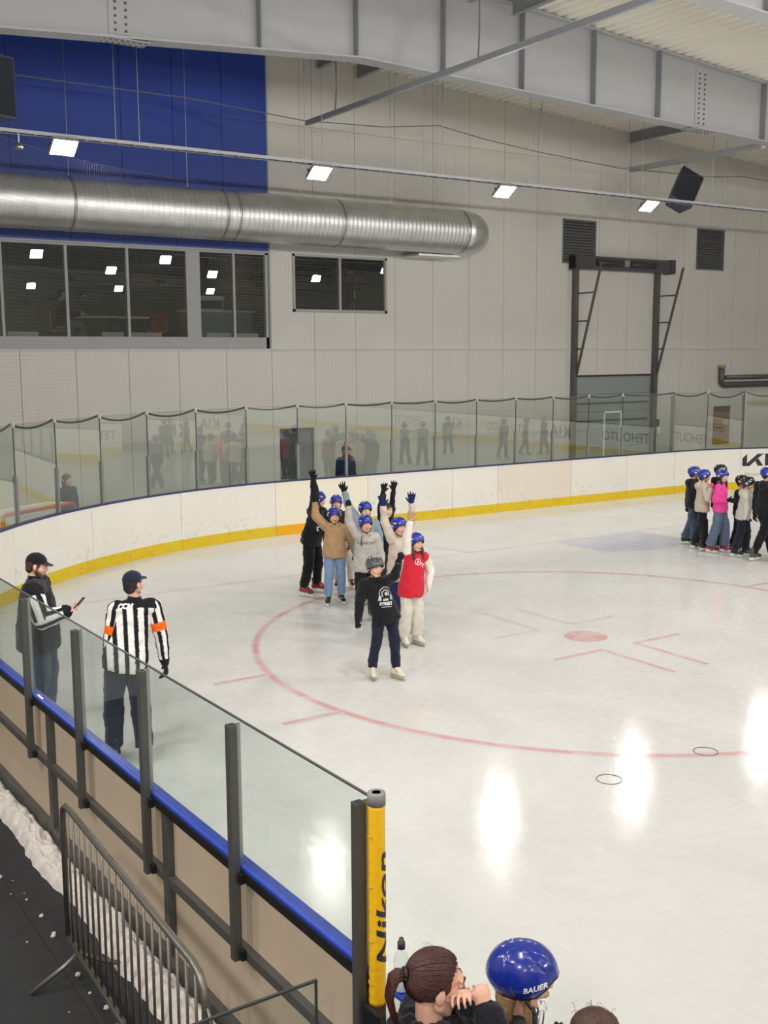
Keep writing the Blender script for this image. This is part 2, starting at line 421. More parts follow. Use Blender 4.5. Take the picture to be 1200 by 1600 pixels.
# lounge furniture
def lounge_table(x, y, label):
    e = empty('table', (x, y, 3.98), 0, label, 'table')
    MB().box(-.75, .75, -.4, .4, .72, .76).build('table_top', 'table_white', e, bevel=.008)
    MB().box(-.06, .06, -.06, .06, .03, .72).build('pedestal', 'charcoal', e); MB().box(-.3, .3, -.25, .25, 0, .03).build('base', 'charcoal', e)
def lounge_seat(x, y, w, rz, label):
    e = empty('bench_seat', (x, y, 3.98), rz, label, 'seat')
    MB().box(-w/2, w/2, -.25, .25, .38, .46).build('seat', 'wood_orange', e, bevel=.015)
    MB().box(-w/2, w/2, -.29, -.23, .42, .86).build('backrest', 'wood_orange', e, bevel=.015)
    for sx in (-1, 1):
        for sy in (-1, 1): MB().box(sx*(w/2-.05)-.02, sx*(w/2-.05)+.02, sy*.2-.02, sy*.2+.02, 0, .38).build('leg', 'charcoal', e)
lounge_table(-1.35, 14.45, 'white topped table beside the seated person in the lounge')
lounge_seat(-2.62, 14.36, .5, math.radians(-97.1), 'orange wooden chair with the seated lounge guest on it')
lounge_seat(-.35, 14.75, .9, PI/2, 'orange wooden bench facing the white lounge table')
for a, b, t in ((-4.1, -3.45, 'left of the seated person'), (-2.05, -1.55, 'under the middle lounge window'), (-1.4, -.65, 'below the bench side of the lounge window'), (.45, 1.08, 'in the narrow window left pane'), (1.17, 1.8, 'in the narrow window right pane')):
    tag(MB().box(a, b, W+.10, W+.16, 4.26, 4.36).build('radiator', 'table_white', None, bevel=.01), 'long white radiator top '+t, 'radiator')
e = empty('counter', (0, 0, 0), 0, 'pale grey bar counter behind the narrow lounge window', 'counter')
MB().box(.35, 2.1, 14.1, 14.5, 3.98, 4.88).build('body', mat('counter_grey', '8f9396', .6), e); MB().box(.3, 2.15, 14.05, 14.55, 4.88, 4.93).build('counter_top', 'table_white', e)
e = empty('serving_hatch', (0, 0, 0), 0, 'white box shaped appliance standing on the lounge counter', 'appliance')
MB().box(.65, 1.4, 14.15, 14.2, 4.93, 5.2).box(.65, .72, 14.15, 14.45, 4.93, 5.25).box(1.33, 1.4, 14.15, 14.45, 4.93, 5.25).box(.65, 1.4, 14.15, 14.45, 5.2, 5.27).build('body', 'table_white', e, bevel=.01)
MB().box(.74, 1.31, 14.14, 14.15, 4.96, 5.16).build('front_screen', 'room_dark', e)

# louvre vents
def louvre(name, x0, x1, z0, z1, label):
    e = empty(name, ((x0+x1)/2, W, z0), 0, label, 'vent'); w = (x1-x0)/2; h = z1-z0
    MB().box(-w, w, -.02, .07, 0, .03).box(-w, w, -.02, .07, h-.03, h).box(-w, -w+.03, -.02, .07, 0, h).box(w-.03, w, -.02, .07, 0, h).build('frame', 'louvre', e)
    MB().box(-w, w, .07, .085, 0, h).build('backing', 'black', e)
    k = int((h-.06)/.075)
    sm = MB().add([(-w+.03, -.015, -.03), (w-.03, -.015, -.03), (w-.03, .06, .03), (-w+.03, .06, .03), (-w+.03, -.015, -.022), (w-.03, -.015, -.022), (w-.03, .06, .038), (-w+.03, .06, .038)],
        [(0, 1, 2, 3), (7, 6, 5, 4), (0, 4, 5, 1), (2, 6, 7, 3), (1, 5, 6, 2), (0, 3, 7, 4)]).mesh('slat')
    for i in range(k):
        o = obj('slat', sm, 'louvre', e); o.location = (0, 0, .07+i*(h-.1)/(k-1)-.01)
louvre('wall_vent', 11.45, 12.75, 6.40, 7.64, 'dark grey louvred vent above the corner of the roll-up door')
louvre('wall_vent', 17.06, 18.35, 6.43, 7.70, 'dark grey louvred vent standing alone right of the roll-up door')

# roll-up door, its tracks and head box
e = empty('door_2', (0, 0, 0), kind='structure')
for i, (z0, z1) in enumerate(((0, .52), (.53, 1.05), (1.06, 1.58), (1.59, 2.11), (2.12, 2.64), (2.65, 3.17))):
    MB().box(11.98, 15.2, W+.03, W+.07, z0, z1).build('door_section', 'door_grey', e)
MB().box(11.95, 15.22, W+.0, W+.08, 3.165, 3.215).build('top_seal', 'black', e)
for z in (2.35, 1.83): MB().box(12.1, 15.1, W+.005, W+.03, z, z+.05).build('section_rib', 'charcoal', e)
MB().box(13.25, 13.3, W-.0, W+.03, 0, 2.1).box(13.95, 14.0, W-.0, W+.03, 0, 2.1).box(13.25, 14.0, W-.0, W+.03, 2.07, 2.12).build('wicket_frame', 'print_white', e)
e = empty('roll_up_track', (0, 0, 0), 0, 'dark steel lift frame and spring box of the roll-up door', 'door frame')
MB().box(11.7, 15.75, W-.30, W-.022, 6.25, 6.62).build('head_box', 'charcoal', e, bevel=.01)
MB().box(11.85, 12.0, W-.14, W, 0, 6.25).build('side_track', 'rail_steel', e); MB().box(15.2, 15.36, W-.14, W, 0, 6.25).build('side_track', 'rail_steel', e)
for xx in (12.5, 13.9): MB().tube([(xx, W-.32, 6.44), (xx+1.0, W-.32, 6.44)], .10, 14).build('torsion_spring', 'black', e, True)
MB().box(13.6, 13.8, W-.36, W-.28, 6.36, 6.54).build('bearing_plate', 'alu', e)
MB().box(11.7, 11.95, W-.34, W-.022, 6.22, 6.64).build('end_plate', 'charcoal', e); MB().box(15.6, 15.78, W-.34, W-.02, 6.22, 6.64).build('end_plate', 'charcoal', e)
for xs, s in ((11.95, 1), (15.3, 1)):
    a, b = Vector((xs+.02, W-.08, 3.05)), Vector((xs+.02, W-1.05, 6.35)); MB().bar(a, b, .06, .05).build('brace', 'rail_steel', e)
    for t in (.28, .52, .76):
        q = a.lerp(b, t); MB().bar((xs-.02, W-.05, q.z), q, .035, .045).build('brace_rung', 'rail_steel', e)
# grey door and brown board in the lower wall
e = empty('door_1', kind='structure'); MB().box(2.3, 3.22, W+.03, W+.07, 0, 2.03).build('door_leaf', 'door_dark', e)
MB().box(2.28, 2.33, W-.01, W+.09, 0, 2.05).box(3.19, 3.24, W-.01, W+.09, 0, 2.05).box(2.28, 3.24, W-.01, W+.09, 2.0, 2.05).build('door_frame', 'charcoal', e)
MB().box(2.4, 2.5, W+.0, W+.03, 1.0, 1.03).build('door_handle', 'alu', e)
e = empty('notice_board', (18.53, W, .95), 0, 'brown notice board with a dark top strip on the pale wall', 'board')
MB().box(-.38, .38, -.04, 0, 0, 1.0).build('panel', mat('board_brown', '8a5a40', .6, var=.2, scale=4), e); MB().box(-.38, .38, -.05, 0, 1.0, 1.18).build('top_strip', 'charcoal', e); MB().box(-.38, .38, -.05, 0, -.05, 0).build('bottom_rail', 'charcoal', e)
MB().box(.05, .3, -.045, -.04, .55, .75).build('paper_notice', mat('paper_tan', 'a8937c', .7), e)
e = empty('wall_pipe', (0, 0, 0), 0, 'lagged grey pipe elbow running along the wall', 'pipe')
MB().tube([(18.36, W-.10, 3.42), (18.36, W-.10, 3.0), (18.38, W-.10, 2.9), (18.45, W-.10, 2.84), (18.56, W-.10, 2.82), (24.9, W-.10, 2.82)], .095, 12).build('lower_pipe', 'rail_steel', e, True)
MB().tube([(18.6, W-.08, 3.06), (24.9, W-.08, 3.06)], .07, 12).build('upper_pipe', 'rail_steel', e, True); MB().tube([(18.36, W-.1, 3.36), (18.36, W-.1, 3.46)], .115, 12).build('pipe_collar', mat('foam_tan', 'a98a5e', .8), e, True)
e = empty('switch_box', (15.55, W, 1.35), 0, 'small white switch box beside the roll-up door', 'switch')
MB().box(-.06, .1, -.06, 0, 0, .22).build('box', 'print_white', e, bevel=.01); MB().box(-.08, .0, -.09, 0, .24, .46).build('isolator', 'charcoal', e, bevel=.01)
# ------------------------------------------------------------------ roof beams, purlins, services
def bz(x):
    return float(np.interp(x, [-14, -5.5, 1.05, 12.7, 25], [8.15, 8.84, 9.30, 8.95, 8.55]))
def roof_beam(label):
    e = empty('roof_beam', (0, 0, 0), 0, label, 'beam', 'steel beams across the hall roof')
    xs = [-14, -8, -5.5, -2, 1.05, 2, 5, 8, 12.7, 18, 25]
    def band(off0, off1, zf0, zf1, name, m):
        b = MB()
        vs = []
        for x in xs: vs += [(x, off0, zf0(x)), (x, off1, zf0(x)), (x, off1, zf1(x)), (x, off0, zf1(x))]
        fs = [(0, 1, 2, 3), tuple(4*(len(xs)-1)+i for i in (3, 2, 1, 0))]
        for i in range(len(xs)-1):
            for j in range(4): fs.append((4*i+j, 4*i+4+j, 4*i+4+(j+1) % 4, 4*i+(j+1) % 4))
        b.add(vs, fs).build(name, m, e)
    band(-.012, .012, lambda x: bz(x), lambda x: roof_z(x)-.03, 'web', 'steel_grey')
    band(-.19, .19, lambda x: bz(x)-.03, lambda x: bz(x), 'bottom_flange', 'steel_grey')
    band(-.17, .17, lambda x: roof_z(x)-.05, lambda x: roof_z(x)-.02, 'top_flange', 'steel_grey')
    for x in (-11.9, -9.9, -7.9, -5.9, -1.05, .95, 2.95, 4.95, 6.95, 8.95, 12.6, 14.6, 16.6, 18.6, 20.6, 22.6):
        if True: MB().box(x-.012, x+.012, -.17, .17, bz(x)-.01, roof_z(x)-.03).build('stiffener', 'steel_dark', e)
    for x in (-3.55, 10.45):
        pl = MB().box(x-.2, x+.2, -.03, -.012, bz(x)+.06, roof_z(x)-.12).build('splice_plate', 'steel_grey', e)
        b = MB()
        for sx in (-.09, .09):
            z = bz(x)+.12
            while z < roof_z(x)-.2: b.box(x+sx-.018, x+sx+.018, -.05, -.03, z-.018, z+.018); z += .11
        tag(b.build('bolts', 'bolt_dark', pl), kind='stuff')
        fl = MB().box(x-.45, x+.45, -.17, .17, bz(x)-.045, bz(x)-.03).build('splice_plate', 'steel_grey', e)
        b = MB()
        for i in range(9):
            for sy in (-.09, .09): b.box(x-.4+.1*i-.015, x-.4+.1*i+.015, sy-.015, sy+.015, bz(x)-.06, bz(x)-.045)
        tag(b.build('bolts', 'bolt_dark', fl), kind='stuff')
    return e
beam = roof_beam('tapered grey steel roof beam in front of the end wall'); beam.location = (0, 7.4, 0)
b2 = copy_tree(beam); b2.location = (0, 1.4, 0); b2['label'] = 'next grey steel roof beam, whose flange just shows at the corrugated deck'
for y in (-4.6, -10.6, -16.6, -22.6, -28.6):
    b3 = copy_tree(beam); b3.location = (0, y, 0); b3['label'] = 'grey steel roof beam over the rest of the rink'
for x, y0, y1, t in ((3.5, 7.6, W, 'left of the pair at the end wall'), (4.62, 7.6, W, 'right of the pair at the end wall'), (14.0, 7.6, W, 'above the hanging loudspeaker'), (3.5, 1.6, 7.2, 'left of the pair under the front deck'), (4.6, 1.6, 7.2, 'right of the pair under the front deck')):
    e = empty('purlin', (x, 0, 0), 0, 'grey roof purlin, '+t, 'purlin', 'roof purlins'); zt = roof_z(x)-.02
    MB().box(-.01, .01, y0, y1, zt-.26, zt).build('web', 'steel_dark', e); MB().box(-.06, .06, y0, y1, zt-.275, zt-.26).build('flange', 'steel_dark', e)
tag(MB().bar((14.08, W, 9.2), (12.97, 7.55, 8.92), .12, .14).build('tie_beam', 'steel_grey'), 'grey tie beam carrying the loudspeaker', 'beam')
e = empty('ceiling_rail', (1.68, 0, 8.74), 0, 'long straight grey rail hung below the roof', 'rail')
MB().box(-.035, .035, -9, 10.5, -.05, .05).build('channel', 'steel_dark', e)
for y in (9.3, 4.6, -1): MB().tube([(0, y, .05), (.06, y+.05, .5), (.02, y+.02, roof_z(1.7)-8.76)], .016, 6).build('hanger_cable', 'cable', e)

def wire(pts, r, m='cable', label=None, cat='wire', name='wire', group=None):
    return tag(MB().tube(pts, r, 5).build(name, m), label, cat, group)
# cable tray with floodlights
TY, TZ = 9.2, 7.68
mat('tray_grey', 'b4b6ba', .45)
def tray(y, full=True):
    e = empty('cable_tray', (0, y, TZ), 0, 'galvanised cable tray carrying the floodlights' if full else 'cable tray with floodlights over the middle of the rink', 'cable tray', 'lamp trays')
    MB().box(-10, 24, -.10, -.085, -.028, .030).build('side_rail', 'tray_grey', e); MB().box(-10, 24, .085, .10, -.028, .030).build('side_rail', 'tray_grey', e)
    if full:
        rm_ = MB().box(-.02, .02, -.085, .085, -.03, -.018).mesh('rung')
        for k in range(110):
            o = obj('rung', rm_, 'alu', e); o.location = (-9+.3*k, 0, 0)
        MB().tube([(-9, .02, .0), (24, .02, .0)], .025, 6).build('power_cable', 'charcoal', e)
        k = 0
        for x in (-5.2, -3.0, -2.55, .95, 1.35, 3.9, 4.4, 6.9, 7.25, 10.1, 10.6, 13.2, 13.7, 16.2):
            MB().tube([(x, .09, 0), (x, .09, roof_z(x)-TZ-.02)], .007, 5).build('hanger_wire', 'alu', e)
    else:
        for x in (-8.5, -1, 7, 15, 23): MB().tube([(x, .09, 0), (x, .09, roof_z(x)-TZ-.02)], .007, 5).build('hanger_wire', 'alu', e)
    return e
tray(TY)
lamp_x = (-4.0, 1.22, 6.07, 10.74, 16.1)
def set_tilt(e, drop, tilt, axis=0):
    for c in e.children:
        if c.name.startswith('bracket'): c.scale = (1, 1, drop)
        else: c.location = (0, 0, -drop); c.rotation_euler = (tilt, 0, 0) if axis == 0 else (0, tilt, 0)
def floodlight(x, y, label, tilt, group):
    # the Empty sits on the underside of the tray
    e = empty('floodlight', (x, y, TZ-.028), 0, label, 'floodlight', group)
    MB().box(-.23, .23, -.19, .19, -.04, .04).build('housing', 'lamp_body', e, bevel=.012)
    MB().add([(-.21, -.17, -.043), (.21, -.17, -.043), (.21, .17, -.043), (-.21, .17, -.043)], [(3, 2, 1, 0)]).build('diffuser', 'lamp_light', e)
    MB().box(-.03, .03, -.02, .02, -1, 0).build('bracket', 'alu', e)
    for sx in (-1, 1): MB().box(sx*.245-.008, sx*.245+.008, -.03, .03, -.03, .05).build('yoke', 'alu', e)
    set_tilt(e, .135, tilt)
    return e
f0 = floodlight(lamp_x[0], TY, 'lit floodlight hanging in front of the blue wall', -.62, 'lit floodlights on the visible tray')
lab = ['lit floodlight above the free end half of the silver duct', 'lit floodlight just beyond the end of the silver duct', 'lit floodlight beside the black hanging loudspeaker', 'floodlight past the loudspeaker on the tray']
for x, t in zip(lamp_x[1:], lab):
    c = copy_tree(f0); c.location = (x, TY, TZ-.028); c['label'] = t
for y in (-3.0, -9, -15, -21, -27, -33, -39):
    tray(y, False)
    for x in (-9.1,)+lamp_x:
        c = copy_tree(f0); c.location = (x, y, TZ-.028); c['label'] = 'floodlight on a tray over the middle of the rink'; c['group'] = 'floodlights over the middle of the rink'; set_tilt(c, .19, {-3.0: .95, -9: .95, -15: -.4, -21: .95}.get(y, -.4))
for y in (-1.5, -5, -8.5, -12, -16):  # out-of-view lamps added to brighten the walkway side of the near boards
    c = copy_tree(f0); c.location = (-12.6, y, 6.6); set_tilt(c, .14, -.75, 1); MB().box(-1.42, .03, -.02, .02, 0, .04).build('wall_arm', 'alu', c); c['label'] = 'unseen floodlight added on a wall arm above the spectator stand'; c['group'] = 'added floodlights above the stand'
e = empty('spot_reflector', (-4.78, TY, 7.4), 0, 'small bright reflector lamp under the tray near the blue wall', 'lamp')
MB().lathe([(.05, .1), (.07, .04), (.075, 0)], 14).build('shell', 'alu', e, True); MB().box(-.01, .01, -.01, .01, .1, .25).build('stem', 'alu', e)
# spiral duct
e = empty('spiral_duct', (0, 0, 0), 0, 'wide silver spiral air duct along the end wall', 'duct')
DR, DY, DZ = .54, 12.1, 6.92
def duct(path_pts, radii, name, parent): return MB().tube(path_pts, radii, 36, True, (0, 0, 1)).build(name, 'galv', parent, True)
edges_x = [-9, -6.5, -3.05, .32, .62, 3.3, 6.95]
for a, b in zip(edges_x[:-1], edges_x[1:]):
    P, R = [], []; x = a
    while x < b-.001:
        for dx, dr in ((0, 0), (.035, .007), (.05, .009), (.065, .007)):
            if x+dx < b: P.append((x+dx, DY, DZ)); R.append(DR+dr)
        x += .12
    P.append((b, DY, DZ)); R.append(DR); duct(P, R, 'duct_section', e)
for x in edges_x[1:]: MB().tube([(x-.03, DY, DZ), (x-.028, DY, DZ), (x+.028, DY, DZ), (x+.03, DY, DZ)], [DR, DR+.014, DR+.014, DR], 36, True, (0, 0, 1)).build('joint_band', 'alu', e, True)
P = [(6.95+.72*math.sin(a), DY+.72-.72*math.cos(a), DZ) for a in np.linspace(0, PI/2, 9)]+[(7.67, W+.05, DZ)]
duct(P, [DR*.995]*len(P), 'elbow', e)
MB().box(5.9, 7.2, 12.3, W, DZ-DR-.07, DZ-DR-.02).build('wall_bracket', 'galv', e)
for x in (-3.0, -.4, 2.4, 4.9, 6.3): MB().tube([(x, DY, DZ+DR), (x, DY, roof_z(x))], .006, 5).build('hanger_wire', 'alu', e)
# loudspeakers
def loudspeaker(loc, label, M, w=.70, h=1.06, d=.48):
    e = empty('loudspeaker', loc, 0, label, 'loudspeaker'); e.matrix_world = Matrix.Translation(loc) @ M.to_4x4()
    b = MB().prism([(-w/2, -d/2), (w/2, -d/2), (w*.34, d/2), (-w*.34, d/2)], -h/2, h/2); b.build('cabinet', 'speaker_black', e, bevel=.02)
    MB().box(-w/2+.03, w/2-.03, -d/2-.012, -d/2, -h/2+.04, h/2-.04).build('grille', mat('grille', '252a36', .7, bump=.6, bscale=120), e)
    for sx in (-1, 1): MB().box(sx*.2-.03, sx*.2+.03, -.05, .05, h/2, h/2+.06).build('lug', 'alu', e)
    return e
ax = Vector((.56, .10, .82)).normalized(); nrm = Vector((-.45, -.86, 0)); nrm = (nrm-ax*nrm.dot(ax)).normalized(); rr = ax.cross(-nrm)*-1
Mx = Matrix((rr, -nrm, ax)).transposed()
if Mx.determinant() < 0: Mx = Matrix((-rr, -nrm, ax)).transposed()
spk = loudspeaker((13.56, 10.6, 8.26), 'black tilted loudspeaker hanging beside a floodlight', Mx)
bpy.context.view_layer.update()
for sx in (-1, 1):
    q = spk.matrix_world @ Vector((sx*.2, 0, .58)); t = (W-q.y)/(W-7.55)
    wire([q, (14.08-1.11*t+sx*.03, q.y, 9.2-.28*t-.06)], .012, 'alu', 'short chain holding the tilted loudspeaker', 'chain', 'speaker_chain', 'chains of the tilted loudspeaker')
loudspeaker((-5.02, 9.8, 8.5), 'dark loudspeaker at the blue wall by the roof beam', Matrix.Rotation(.3, 3, 'Z'), .6, 1.05, .5)
wire([(-5.0, 9.8, 9.05), (-4.85, 9.82, 9.5), (-4.8, 9.84, roof_z(-5)-.06)], .02, 'alu', 'pale bracket cable above the dark loudspeaker', 'cable', 'speaker_cable')
# the support wire of the net, sagging
wire([(-10.307+(x_+10.307)*1.0713, 11.6, 3.833+(z_-3.833)*1.0713) for x_, y_, z_ in [(-9, 10.12, 8.85), (-1.16, 10.12, 8.84), (1.41, 10.12, 8.70), (3.4, 10.12, 8.78), (4.89, 10.12, 8.97), (6.3, 10.12, 8.80), (7.96, 10.12, 8.67), (10.67, 10.12, 8.53), (14, 10.0, 8.60), (15.5, 9.9, 8.72), (19, 9.6, 8.6)]], .012, 'cable', 'thin dark wire sagging across the wall in front of the net', 'wire', 'support_wire')

# ------------------------------------------------------------------ end boards, glass and net
RR = 7.5
path = []
for i in range(49):
    a = PI-PI/2*i/48; path.append((CX+RC*math.cos(a), CY+RC*math.sin(a), math.cos(a), math.sin(a)))
xx = CX+.4
while xx < XR-RR-.01: path.append((xx, Y0, 0, 1)); xx += .4
for i in range(41):
    a = PI/2-PI/2*i/40; path.append((XR-RR+RR*math.cos(a), Y0-RR+RR*math.sin(a), math.cos(a), math.sin(a)))
path = np.array(path); sl = np.concatenate([[0], np.cumsum(np.hypot(np.diff(path[:, 0]), np.diff(path[:, 1])))])
def at_s(s, off=0):
    q = [float(np.interp(s, sl, path[:, k])) for k in range(4)]; n = math.hypot(q[2], q[3]); return (q[0]+q[2]/n*off, q[1]+q[3]/n*off)
S_STR = RC*PI/2                              # arclength where the straight starts (x = CX)
def s_of_x(x): return S_STR+(x-CX)
def along(s0, s1, o0, o1, z0, z1, step=.25):
    k = max(1, int((s1-s0)/step)); b = MB(); vs = []
    for i in range(k+1):
        s = s0+(s1-s0)*i/k; a, c = at_s(s, o0), at_s(s, o1)
        vs += [(*a, z0), (*c, z0), (*c, z1), (*a, z1)]
    fs = [(0, 1, 2, 3), tuple(4*k+i for i in (3, 2, 1, 0))]
    for i in range(k):
        for j in range(4): fs.append((4*i+j, 4*i+4+j, 4*i+4+(j+1) % 4, 4*i+(j+1) % 4))
    return b.add(vs, fs)
def scuffed(name, base, amount):
    m = mat(name, base, .45, var=.03, scale=1.2); nt = m.node_tree; N = nt.nodes.new; L = nt.links.new; b = nt.nodes['Principled BSDF']
    g = N('ShaderNodeNewGeometry'); mp = N('ShaderNodeMapping'); mp.inputs['Scale'].default_value = (1, 1, .8); L(g.outputs['Position'], mp.inputs[0])
    n = N('ShaderNodeTexNoise'); n.inputs['Scale'].default_value = 13; n.inputs['Detail'].default_value = 6; n.inputs['Roughness'].default_value = .75; n.inputs['Distortion'].default_value = .5; L(mp.outputs[0], n.inputs[0])
    r = N('ShaderNodeMapRange'); r.inputs[1].default_value = .54; r.inputs[2].default_value = .74; r.inputs[3].default_value = 0; r.inputs[4].default_value = amount; L(n.outputs['Fac'], r.inputs[0])
    sp = N('ShaderNodeSeparateXYZ'); L(g.outputs['Position'], sp.inputs[0])
    h = N('ShaderNodeMapRange'); h.inputs[1].default_value = 1.0; h.inputs[2].default_value = .25; h.inputs[3].default_value = .1; h.inputs[4].default_value = 1; L(sp.outputs['Z'], h.inputs[0])
    mu = N('ShaderNodeMath'); mu.operation = 'MULTIPLY'; L(r.outputs[0], mu.inputs[0]); L(h.outputs[0], mu.inputs[1])
    old = b.inputs['Base Color'].links[0].from_socket; mx = N('ShaderNodeMix'); mx.data_type = 'RGBA'; L(mu.outputs[0], mx.inputs[0]); L(old, mx.inputs[6]); mx.inputs[7].default_value = (*lin('6d675f'), 1); L(mx.outputs[2], b.inputs['Base Color'])
scuffed('board_scuffed', 'eceae2', .5); scuffed('board_warm_scuffed', 'e9e0d3', .55); scuffed('kick_scuffed', 'e3c31e', .55)
end_boards = empty('end_boards', (0, 0, 0), 0, 'curved white end boards with yellow kick plate and tall glass', 'rink boards')
seams = [s_of_x(.44)-2.4*k for k in range(5, 0, -1)]+[s_of_x(x) for x in (.44, 2.79, 5.17, 6.55, 8.96, 10.95, 12.8)]+[s_of_x(12.8)+2.3, s_of_x(12.8)+4.8, s_of_x(12.8)+7.4]
seams[0] = max(0.02, seams[0])
BT = 1.15
for i in range(len(seams)-1):
    a, b = seams[i]+.005, seams[i+1]-.005; xm = at_s((a+b)/2)[0]
    clean = .44 < xm < 2.79 and a > S_STR-1
    m = 'board_cream' if clean else ('board_warm_scuffed' if 6.5 < xm < 9 else ('board_white' if xm > 11 else 'board_scuffed'))
    along(a, b, 0, .03, .02, BT).build('board_panel', m, end_boards)
    along(a, b, -.012, 0, .0, .215).build('kick_plate', 'kick_orange' if clean else 'kick_scuffed', end_boards)
    along(a, b, .03, .09, .0, BT).build('board_frame', 'charcoal', end_boards)
along(.02, seams[-1], -.008, .105, BT, BT+.028).build('cap_rail', 'cap_navy', end_boards)
gs = [s_of_x(1.04)+(1.22 if k > 0 else 1.252)*k for k in range(-11, 9)]+[s_of_x(12.77), s_of_x(12.77)+1.22, s_of_x(12.77)+2.44, s_of_x(12.77)+3.66, s_of_x(12.77)+4.88, s_of_x(12.77)+6.1]
gs = [s for s in gs if s > .05]
mat('frame_post_grey', '7f8180', .5)
GT = 2.77
for i, s in enumerate(gs):
    x, y = at_s(s, .06); n = Vector((*at_s(s, 1), 0))-Vector((*at_s(s, 0), 0)); t = Vector((-n.y, n.x, 0))
    def bx(w, d, z0, z1, nm, m, o=.06):
        c = Vector((*at_s(s, o), 0)); vs = [c+t*(i2*w/2)+n*(j2*d/2)+Vector((0, 0, z)) for z in (z0, z1) for i2, j2 in ((-1, -1), (1, -1), (1, 1), (-1, 1))]
        MB().add(vs, [(3, 2, 1, 0), (4, 5, 6, 7), (0, 1, 5, 4), (1, 2, 6, 5), (2, 3, 7, 6), (3, 0, 4, 7)]).build(nm, m, end_boards)
    big = s > s_of_x(12.7) and (i-len(gs)) % 2 == 0
    if big or abs(s-s_of_x(12.77)) < .01:
        bx(.05, .07, BT+.02, GT, 'glass_post', 'alu'); bx(.05, .07, BT+.02, GT-.1, 'glass_post', 'alu', .13)
    else:
        h = .78 if s > S_STR-2 else .80
        bx(.055, .06, BT+.02, BT+h, 'glass_post', 'frame_post_grey'); bx(.014, .016, BT+h, GT-.02, 'joint_strip', 'charcoal'); bx(.05, .05, GT-.05, GT+.03, 'top_clip', 'print_grey')
    if i+1 < len(gs):
        a, b = Vector((*at_s(s+.012, .055), 0)), Vector((*at_s(gs[i+1]-.012, .055), 0)); d = (b-a).normalized(); nn = Vector((-d.y, d.x, 0))*.006
        vs = [p+Vector((0, 0, z)) for z in (BT+.03, GT) for p in (a-nn, b-nn, b+nn, a+nn)]
        MB().add(vs, [(3, 2, 1, 0), (4, 5, 6, 7), (0, 1, 5, 4), (1, 2, 6, 5), (2, 3, 7, 6), (3, 0, 4, 7)]).build('glass_pane', 'glass_end', end_boards)
# KIA lettering and line of text on the board right of the door
def on_board(me, s_mid, z_mid, m, name, flip=1):
    for v in me.vertices:
        x, y = at_s(s_mid+v.co.x, -.004); v.co = (x, y, z_mid+v.co.y)
    me.update(); me.materials.clear(); return obj(name, me, m, end_boards)
b = MB()
for pl in ([(0, 0), (.17, 0), (.17, .40), (0, .26)], [(.17, 0), (.27, 0), (.75, .40), (.55, .40), (.17, .09)], [(.47, .17), (.58, .24), (.76, 0), (.56, 0)], [(.62, .33), (.55, .40), (.98, .40), (.98, .32), (.8, .40)], [(.82, 0), (.99, 0), (.99, .40), (.82, .40)], [(.99, 0), (1.09, 0), (1.57, .40), (1.37, .40), (.99, .09)], [(1.37, .40), (1.57, .40), (1.9, 0), (1.69, 0)]):
    b.add([(x*.86, y*.86, 0) for x, y in pl], [tuple(range(len(pl)))])
on_board(b.mesh('car_brand_lettering'), s_of_x(12.8)+2.36, .66, 'print_black', 'brand_lettering')
tm = text_mesh('Movement that inspires', .17)
on_board(tm, s_of_x(12.8)+2.36+.9, .42, 'print_grey', 'slogan_lettering')

# safety net of thin black cord behind the glass, hung from a wire, with a scalloped edge rope
net = empty('safety_net', (0, 0, 0), 0, 'fine black safety net hanging above the end glass', 'net')
pts = []
for i in range(len(gs)-1):
    sag = .10 if gs[i] < S_STR else .06
    if gs[i] > s_of_x(10.8): sag = .16
    for k in range(8):
        t = k/8; pts.append((*at_s(gs[i]+(gs[i+1]-gs[i])*t, .10), GT+.0-sag*4*t*(1-t)*(.7+.5*((i*37 % 10)/10))))
MB().tube(pts, .020, 6).build('edge_rope', 'black', net, True)
b = MB(); z_top = 8.55; s = .1; k = 0
def thread(a, c, r=.0009):
    a, c = Vector(a), Vector(c); d = (c-a).normalized(); u = d.orthogonal().normalized()*r; w = d.cross(u)
    b.add([a+u, a+w, a-u, a-w, c+u, c+w, c-u, c-w], [(0, 1, 5, 4), (1, 2, 6, 5), (2, 3, 7, 6), (3, 0, 4, 7)])
while s < gs[-1]:
    x, y = at_s(s, .10); thread((x, y, GT-.05), (x, y, z_top if y > 9.75 else 7.2)); s += .06
z = GT
while z < z_top:
    q = [Vector((*at_s(ss, .10), z)) for ss in np.arange(.1, gs[-1], .6)]
    for i in range(len(q)-1):
        if z < 7.2 or min(q[i].y, q[i+1].y) > 9.75: thread(q[i], q[i+1])
    z += .06
for lo, hi, zt in ((.1, None, 7.2), (None, None, z_top), (-1, gs[-1], 7.2)):
    ss = [s for s in np.arange(.1, gs[-1], .3) if (at_s(s, .10)[1] > 9.75) == (zt > 8) and (zt > 8 or (s < S_STR) == (lo == .1))]
    MB().tube([(*at_s(s, .10), zt) for s in ss], .003, 5).build('top_rope', 'net_black', net, True)
tag(b.build('mesh_cords', 'net_black', net), kind='stuff')

